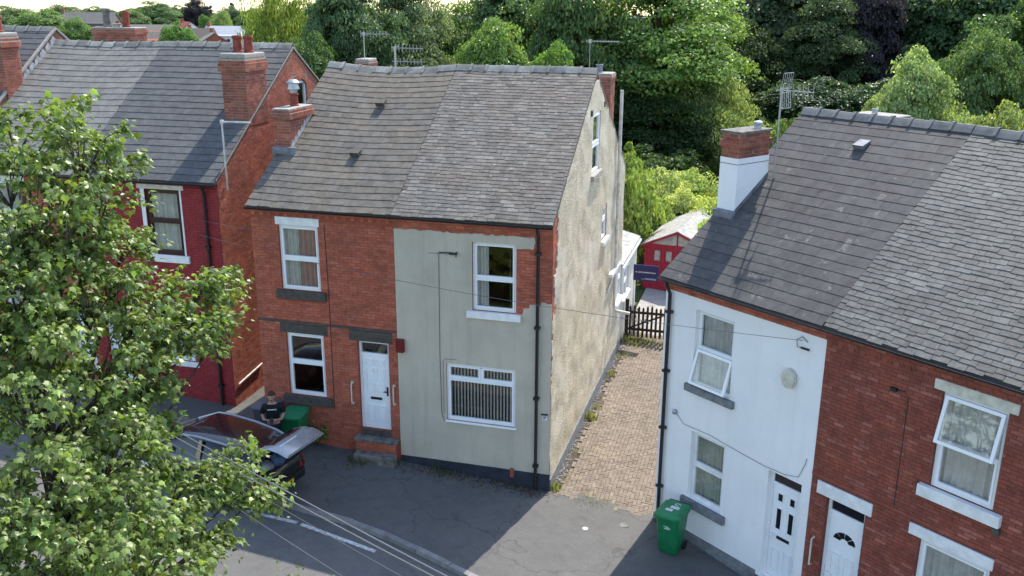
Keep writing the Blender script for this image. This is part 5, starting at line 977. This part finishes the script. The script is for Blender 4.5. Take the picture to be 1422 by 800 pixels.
T = [
 ('willow_tree', 'pale yellow-green drooping tree rising left of the sagging ridge', 'willow', 385, 62, -14, 120, (.115, .145, .035)),
 ('broadleaf_tree', 'dark green tree directly behind the two ridge aerials', 'lime', 480, 56, -45, 115, G5),
 ('broadleaf_tree', 'low dark shrubby tree behind the left gable apex', 'maple', 425, 52, 50, 90, G2),
 ('broadleaf_tree', 'tall grey-green tree behind the middle of the brown slate ridge', 'ash', 560, 60, -48, 120, G4),
 ('broadleaf_tree', 'mid-green tree filling the gap beside the tall grey-green one', 'oak', 625, 64, 8, 110, (.075, .115, .032)),
 ('broadleaf_tree', 'bright leafy maple standing forward over the grey slate ridge', 'maple', 690, 52, 30, 125, G3),
 ('broadleaf_tree', 'second bright leafy tree just left of the right-hand ridge end', 'maple', 770, 48, 62, 100, (.085, .14, .03)),
 ('broadleaf_tree', 'tall dark tree behind the bright maple, cut by the top edge', 'lime', 720, 66, -60, 150, G2),
 ('broadleaf_tree', 'dark green crown between the maple and the big bright tree', 'oak', 805, 60, -60, 130, (.06, .095, .032)),
 ('broadleaf_tree', 'largest bright green tree, right of the middle chimney', 'ash', 925, 63, -60, 215, (.105, .158, .04)),
 ('willow_tree', 'feathery grey-green willow behind the white chimney', 'willow', 1003, 60, 118, 120, (.15, .18, .075)),
 ('broadleaf_tree', 'very dark tree behind the grid aerial', 'lime', 1085, 78, -70, 170, (.042, .062, .03)),
 ('broadleaf_tree', 'olive-tinged tall tree above the white chimney', 'ash', 1040, 84, -75, 140, (.062, .072, .026)),
 ('broadleaf_tree', 'blackish copper tree in the dark part of the wood', 'oak', 1205, 76, -55, 130, (.024, .020, .026)),
 ('broadleaf_tree', 'deep green tree right of the blackish copper one', 'lime', 1290, 82, -75, 170, (.046, .078, .036)),
 ('broadleaf_tree', 'deep green tree at the far right of the wood', 'oak', 1395, 80, -70, 170, (.046, .08, .032)),
 ('broadleaf_tree', 'middle dark tree between the grid aerial and the copper tree', 'ash', 1150, 72, -10, 120, (.042, .064, .026)),
 ('broadleaf_tree', 'light green young tree with silvery leaves behind the right ridge', 'maple', 1275, 52, 72, 110, (.16, .20, .085)),
 ('broadleaf_tree', 'broad mid-green tree at the upper right corner', 'oak', 1375, 60, 48, 110, (.075, .112, .040)),
 ('broadleaf_tree', 'tall tree just outside the upper right corner, leaning in', 'lime', 1480, 66, -50, 160, G2),
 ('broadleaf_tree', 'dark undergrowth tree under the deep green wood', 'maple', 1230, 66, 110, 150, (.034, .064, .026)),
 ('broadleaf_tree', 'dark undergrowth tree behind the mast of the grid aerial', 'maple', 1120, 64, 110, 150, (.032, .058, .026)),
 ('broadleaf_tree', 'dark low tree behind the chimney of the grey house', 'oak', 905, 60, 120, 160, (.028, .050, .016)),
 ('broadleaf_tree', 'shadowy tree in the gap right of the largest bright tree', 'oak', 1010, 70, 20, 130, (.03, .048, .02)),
]
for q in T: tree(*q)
B = [
 ('bramble_bush', 'bright bramble bush against the back corner of the grey house', 'bush', 878, 40, 222, 80, (.15, .19, .05)),
 ('bramble_bush', 'leafy bramble immediately left of the garden shed', 'bush', 900, 43, 262, 70, (.15, .195, .055)),
 ('bramble_bush', 'pale bramble bush straight behind the shed roof', 'thicket', 950, 44, 268, 90, (.27, .29, .11)),
 ('bramble_bush', 'pale bramble bush touching the white chimney stack', 'thicket', 988, 43, 280, 80, (.25, .28, .085)),
 ('bramble_bush', 'flowering bramble bush behind the left slope of the shed', 'thicket', 922, 46, 240, 90, (.24, .265, .11)),
 ('bramble_bush', 'bramble bush higher up between willow and shed', 'thicket', 960, 49, 240, 90, (.22, .26, .09)),
 ('bramble_bush', 'low bramble at the foot of the white chimney', 'bush', 995, 40, 300, 60, (.22, .27, .08)),
 ('bramble_bush', 'tall sapling bush over the rear extension roof', 'bush', 872, 46, 205, 60, (.11, .15, .04)),
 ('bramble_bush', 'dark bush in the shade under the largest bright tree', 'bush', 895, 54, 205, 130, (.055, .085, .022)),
 ('garden_hedge', 'light green bush beside the white chimney mast', 'bush', 1085, 50, 176, 80, (.11, .15, .04)),
 ('garden_hedge', 'light hedge just above the ridge at the right edge', 'thicket', 1400, 50, 158, 120, (.14, .165, .06)),
 ('garden_hedge', 'low bushes behind the right ridge under the young tree', 'thicket', 1310, 54, 152, 110, (.10, .125, .05)),
 ('garden_hedge', 'small dark shrub behind the left verge of the right roof', 'bush', 1120, 56, 160, 90, (.05, .08, .025)),
]
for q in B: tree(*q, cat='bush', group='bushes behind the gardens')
# far valley in the top left: trees and roofs
F_ = [
 ('far_tree', 'round tree above the far left roof verge', 'maple', 52, 190, 14, 70, (.085, .13, .04)),
 ('far_tree', 'green tree left of the stone chimney pot in the distance', 'oak', 105, 170, 26, 44, (.075, .12, .035)),
 ('far_tree', 'distant green tree at the top left corner', 'oak', 15, 330, 10, 80, (.07, .105, .04)),
 ('far_tree', 'small round tree above the left ridge in the valley', 'bush', 247, 210, 33, 42, (.07, .125, .03)),
 ('far_tree', 'large dark-green distant tree left of the copper one', 'oak', 215, 420, 3, 60, (.06, .10, .04)),
 ('far_tree', 'second large distant tree joined to the dark-green one', 'maple', 240, 440, 8, 44, (.065, .10, .05)),
 ('far_tree', 'distant purple-black copper tree against the sky', 'oak', 270, 430, -3, 34, (.022, .020, .026)),
 ('far_tree', 'first slim distant conifer against the sky', 'fir', 291, 470, 3, 11, (.035, .05, .045)),
 ('far_tree', 'second slim distant conifer against the sky', 'fir', 322, 480, -1, 13, (.035, .05, .045)),
 ('far_tree', 'distant rounded tree below the conifers', 'maple', 318, 400, 9, 40, (.055, .085, .04)),
 ('far_tree', 'pale willow in the valley behind the two red pots', 'willow', 308, 330, 17, 30, (.13, .165, .07)),
 ('far_tree', 'small green tree left of the valley willow', 'maple', 284, 320, 21, 20, (.08, .13, .04)),
 ('far_tree', 'hazy tree right of the slate-roofed shed in the valley', 'oak', 180, 400, 14, 50, (.075, .11, .045)),
 ('far_tree', 'hazy tree above the long valley roof', 'maple', 140, 430, 10, 55, (.07, .105, .05)),
 ('far_tree', 'hazy tree at the far end of the long valley roof', 'oak', 80, 440, 8, 55, (.065, .10, .045)),
 ('far_tree', 'pale distant tree on the rise beside the willow', 'oak', 350, 380, 14, 40, (.07, .105, .045)),
 ('far_tree', 'distant tree on the hill right of the willow', 'maple', 440, 420, 16, 60, (.06, .085, .045)),
]
for q in F_: tree(*q, group='far trees in the valley')
for i, (px, D) in enumerate([(20, 560), (60, 600), (100, 580), (135, 640), (170, 600), (200, 640), (235, 700), (340, 640), (365, 600), (395, 640), (420, 560), (455, 600), (-30, 520), (300, 620), (270, 660)]): tree('far_tree', ['hazy round tree at the foot of the sky in the top left corner', 'pale hazy tree above the far left verge', 'hazy rim tree left of the stone chimney pot', 'hazy rim tree straight above the stone chimney pot', 'hazy rim tree above the clay pot on the ridge stack', 'hazy rim tree left of the big distant pair', 'hazy rim tree peeping over the big distant pair', 'hazy rim tree right of the second conifer', 'hazy rim tree touching the yellow-green willow', 'hazy rim tree behind the yellow-green willow', 'hazy rim tree right of the yellow-green willow', 'hazy rim tree before the dark tree by the aerials', 'hazy rim tree cut by the left edge', 'hazy rim tree between the two conifers', 'hazy rim tree behind the distant copper tree'][i], ['oak', 'maple', 'lime'][i % 3], px, D, 13+4*math.sin(i*2.1), 55, (.07, .095, .055), group='hazy trees on the far rim')
def far_house(label, px, D, py, w, dep, he, hr, yaw, wallm, roofm, white=False):
    v = _f+_R*((px-711)/FPX)+_U*((400-py)/FPX); hd = Vector((v.x, v.y)).normalized(); b = CAM.xy+hd*D; zt = CAM.z+v.z/Vector((v.x, v.y)).length*D; z0 = terrain_z(b.x, b.y)-1; P = Matrix.Translation((b.x, b.y, zt-hr)) @ Matrix.Rotation(yaw, 4, 'Z'); o = thing('far_house', label, 'house', P, (0, 0, z0-(zt-hr)), 'far houses in the valley'); zb = z0-(zt-hr)
    MB().prism([(-w/2, -dep/2, zb), (w/2, -dep/2, zb), (w/2, -dep/2, he), (-w/2, -dep/2, he)], (0, dep, 0)).prism([(-w/2, -dep/2, he), (-w/2, dep/2, he), (-w/2, 0, hr-.15)], (w, 0, 0)).build('wall', wallm, o)
    r = MB()
    for s in (-1, 1): r.prism([(-w/2-.2, s*(dep/2+.3), he-.2), (-w/2-.2, 0, hr), (-w/2-.2, 0, hr-.2), (-w/2-.2, s*(dep/2+.3), he-.4)], (w+.4, 0, 0))
    rf = r.build('roof', roofm, o); MB().box(-w/2+.3, -w/2+1.1, -.3, .4, he, hr+.9).build('chimney', 'brick_red', rf)
    for x in (-w/4, w/4):
        for z in (he-1.6, he-4.2): f = MB().box(x-.6, x+.6, -dep/2-.03, -dep/2-.002, z-.6, z+.7).build('window', 'white_upvc', o); MB().box(x-.5, x+.5, -dep/2-.045, -dep/2-.031, z-.5, z+.6).build('pane', 'car_glass', f)
far_house('long low building with a pale grey roof beyond the left ridge', 122, 300, 17, 15, 9, 3.2, 6.0, .35, 'stone_worn', 'slate_pale'); far_house('white-gabled house in the valley right of the round tree', 258, 300, 30, 7, 8, 4.5, 7.4, -.6, 'white_paint', 'terracotta'); far_house('brick house with a dark roof left of the two red pots', 278, 270, 39, 7, 7, 4.5, 7.0, .9, 'brick_red', 'stone_dark'); far_house('house with a white sunlit roof behind the two red pots', 312, 290, 36, 11, 8, 4.5, 7.0, .1, 'white_paint', 'lead_pale'); far_house('house with a pink tiled roof just above the left ridge', 295, 240, 45, 8, 8, 4.5, 7.0, -.9, 'brick_red', 'stone_worn'); far_house('row with a grey roof between the red pot and the round tree', 200, 280, 34, 16, 9, 4.5, 6.6, .2, 'brick_red', 'slate_grey'); far_house('second grey-roofed row nearer the left ridge', 215, 235, 44, 14, 8, 4.5, 6.4, .25, 'brick_red', 'slate_brown')
# hills on the horizon
hv = []; hf = []; n = 90
for i in range(n+1):
    a = rad(20+150*i/n); x, y = 1900*math.cos(a), 1900*math.sin(a); top = -18+14*noise.noise(Vector((i*.13, 3, 0)))+6*noise.noise(Vector((i*.5, 1, 0)))
    hv += [(x*.8, y*.8, -75), (x, y, top), (x*1.3, y*1.3, -75)]
    if i: k = 3*i; hf += [(k-3, k-2, k+1, k), (k-2, k-1, k+2, k+1)]
plain('far_wood', (.05, .075, .05), .95, .3, .02, .3); link('hills', new_mesh('hills', hv, hf, 'far_wood', True), None, 'structure')
# small plant against the brick wall by the raised tailgate
def leafy_plant(label, base, n, h, color, seed, name='wall_plant'):
    R_ = random.Random(seed); o = thing(name, label, 'plant', Matrix.Translation(base), (0, 0, 0)); ms = []; st = MB()
    for k in range(7):
        a = R_.uniform(0, 6.3); e = Vector((math.cos(a)*h*.4, math.sin(a)*h*.4, h*R_.uniform(.6, 1))); st.tube([(0, 0, 0), e*.5+Vector((0, 0, .08)), e], .006, 5)
        for _ in range(n): p = e*R_.uniform(.4, 1)+Vector((R_.gauss(0, .07), R_.gauss(0, .07), R_.gauss(0, .05))); ms.append(Matrix.Translation(p) @ Matrix.Rotation(R_.uniform(0, 6.3), 4, 'Z') @ Matrix.Rotation(R_.uniform(-.9, .5), 4, 'X') @ Matrix.Scale(R_.uniform(.05, .09), 4))
    st.build('stem', 'bark', o); a = np.array([np.array(m) for m in ms]); base_ = [(0, -.2, 0), (.45, .4, .08), (0, 1.2, -.1), (-.45, .4, .08)]; vv = np.concatenate([np.array(base_), np.ones((4, 1))], 1); c = big_mesh('foliage', np.einsum('kij,vj->kvi', a, vv)[:, :, :3].reshape(-1, 3), [[(0, 1, 2, 3)]], 4, len(ms), 'leaf_near', o); c.color = (*color, 1)
leafy_plant('bright green weed sprouting from the wall beside the raised tailgate', (-2.28, -.16, gz(-2.28)), 16, .75, (.09, .24, .03), 1); leafy_plant('scrubby plant growing behind the gate post under the blue sign', (4.32, 12.1, gz(4.3)), 22, 1.2, (.05, .085, .04), 2)
for x, y, k, lb in ((-1.2, -13.6, 1.0, 'green garden bush across the street, mirrored in the upstairs window of the grey house'), (-4.2, -15.2, 1.15, 'second garden bush across the street, mirrored beside the first')):
    o = bpy.data.objects.new('garden_bush', None); COL.objects.link(o); o.location = (x, y, gz(x)-.1); o.scale = (.8*k, .8*k, .95*k); tag(o, lb, 'bush', 'bushes across the street')
    for nm, me in (('trunk', KIND['bush'][0]), ('crown', KIND['bush'][1])): c = bpy.data.objects.new(nm, me); COL.objects.link(c); c.parent = o; c.color = (.16, .22, .05, 1)
# ------------------------------------------------------------------ the street tree in front: maple with lobed leaves on real branches
ST = thing('street_tree', 'leafy green sycamore filling the left foreground', 'tree', Matrix.Translation((.9, -12.3, gz(.9))), (0, 0, 0)); SB = Vector((.9, -12.3, gz(.9))); R_ = random.Random(77)
lobes = [(0, 0), (.10, -.02), (.36, .02), (.30, .16), (.52, .34), (.30, .40), (.26, .52), (.12, .58), (0, 1.0), (-.12, .58), (-.26, .52), (-.30, .40), (-.52, .34), (-.30, .16), (-.36, .02), (-.10, -.02)]
lv = [(0, .38, .0)]+[(x, y, -.34*abs(x)-.40*max(0, y-.3)**2) for x, y in lobes]; lf = [(0, 1+i, 1+(i+1) % 16) for i in range(16)]
clus = [  # image place, distance (m), radius (m): sprays of leaves seen against the houses
 (85, 165, 12.2, .42), (40, 205, 11.8, .55), (120, 215, 11.5, .5), (20, 190, 12.6, .45), (150, 250, 11.6, .42), (95, 270, 11.2, .6), (45, 300, 11.0, .6), (150, 300, 12.0, .45), (10, 250, 11.5, .5), (130, 350, 11.3, .5), (80, 360, 11.0, .6), (25, 370, 10.9, .6), (160, 390, 11.8, .35), (175, 330, 12, .28), (165, 225, 12, .3),
 (60, 430, 10.9, .6), (130, 430, 11.2, .55), (185, 440, 11.4, .42), (235, 420, 11.8, .45), (285, 400, 12.0, .36), (310, 395, 12.2, .24), (260, 450, 11.6, .42), (200, 485, 11.3, .5), (290, 440, 12.0, .3), (300, 470, 12, .22), (245, 490, 11.5, .38), (10, 450, 10.6, .6), (0, 520, 10.4, .6), (70, 510, 10.6, .62), (140, 510, 11.0, .6),
 (200, 540, 11.2, .40), (40, 580, 10.3, .62), (110, 590, 10.5, .6), (175, 590, 10.9, .5), (210, 595, 11.4, .26), (150, 650, 10.7, .55), (80, 660, 10.2, .62), (20, 660, 10.1, .6), (200, 660, 11.2, .34), (255, 680, 11.4, .38), (300, 660, 11.6, .36), (335, 645, 11.8, .28), (330, 685, 11.7, .34), (370, 680, 12.0, .22), (280, 715, 11.3, .36), (240, 740, 11.0, .42),
 (180, 720, 10.7, .52), (110, 730, 10.2, .58), (40, 740, 9.9, .6), (150, 780, 10.2, .55), (215, 790, 10.6, .45), (265, 785, 11.0, .3), (80, 800, 9.8, .6), (10, 810, 9.7, .6), (300, 745, 11.4, .22), (400, 800, 11.5, .10), (470, 806, 11.6, .09), (345, 625, 12.2, .12)]
C_ = [(unproj(x, y, d), r, d) for x, y, d, r in clus]
for _ in range(70):   # the rest of the crown: behind, to the left and below the frame
    a = R_.uniform(0, 6.28); z = R_.uniform(2.0, 9.0); rr = (2.0-.06*(z-4.5)**2)*R_.uniform(.3, 1.15); p = Vector((SB.x+math.cos(a)*rr-.5, SB.y+math.sin(a)*rr*1.1, z)); q = project(p)
    if q and q[1] < 420 and q[0] > 140 or q and q[0] > 200 and q[1] < 850: continue
    C_.append((p, R_.uniform(.4, .65), 12))
ms = []; br = MB(); trunk = [Vector((SB.x+.15*math.sin(i*.9), SB.y+.12*math.sin(i*1.4), SB.z+1.05*i)) for i in range(10)]
br.tube(trunk, [.17, .15, .14, .13, .115, .10, .085, .065, .05, .02], 9)
for c, r, d in C_:
    k = min(8, max(2, int((c.z-SB.z-1.4)/1.05))); s = trunk[k]; e = c; m = s*.45+e*.55+Vector((0, 0, -.18)); br.tube([s, s*.75+m*.25+Vector((0, 0, .12)), m, e], [.045, .035, .022, .006], 5, False)
    for t in range(int(20*r**1.5)+4 if r > .15 else 1):   # small sprays of leaves on twigs, with gaps between them
        a = Vector((R_.gauss(0, 1), R_.gauss(0, 1), R_.gauss(0, .75))).normalized()*r*R_.uniform(.15, 1.08)**.6; e2 = e+a; br.tube([m*.25+e*.75, e+a*.55+Vector((0, 0, .03)), e2], [.009, .006, .003], 4, False); sr = R_.uniform(.09, .19)
        for _ in range(int(R_.uniform(22, 44))):
            dv = Vector((R_.gauss(0, 1), R_.gauss(0, 1), R_.gauss(0, .6)))*sr*.62; p = e2+dv; out = Vector((p.x-SB.x+dv.x*8, p.y-SB.y+dv.y*8, 0)); yaw_ = math.atan2(out.y, out.x)-math.pi/2+R_.gauss(0, .7); sz = R_.choice([R_.uniform(.04, .075), R_.uniform(.065, .105), R_.uniform(.08, .12)])
            ms.append(Matrix.Translation(p-SB) @ Matrix.Rotation(yaw_, 4, 'Z') @ Matrix.Rotation(R_.gauss(-.6, .5), 4, 'X') @ Matrix.Rotation(R_.gauss(0, .5), 4, 'Y') @ Matrix.Scale(sz, 4))
br.v = [tuple(Vector(p)-SB) for p in br.v]; br.build('trunk', 'bark', ST, True)
a = np.array([np.array(m) for m in ms]); vv = np.concatenate([np.array(lv), np.ones((len(lv), 1))], 1)
c = big_mesh('crown', np.einsum('kij,vj->kvi', a, vv)[:, :, :3].reshape(-1, 3), [lf], len(lv), len(ms), 'leaf_near', ST); c.color = (.165, .225, .052, 1)
print('LEAVES', len(ms), 'CLUSTERS', len(C_))
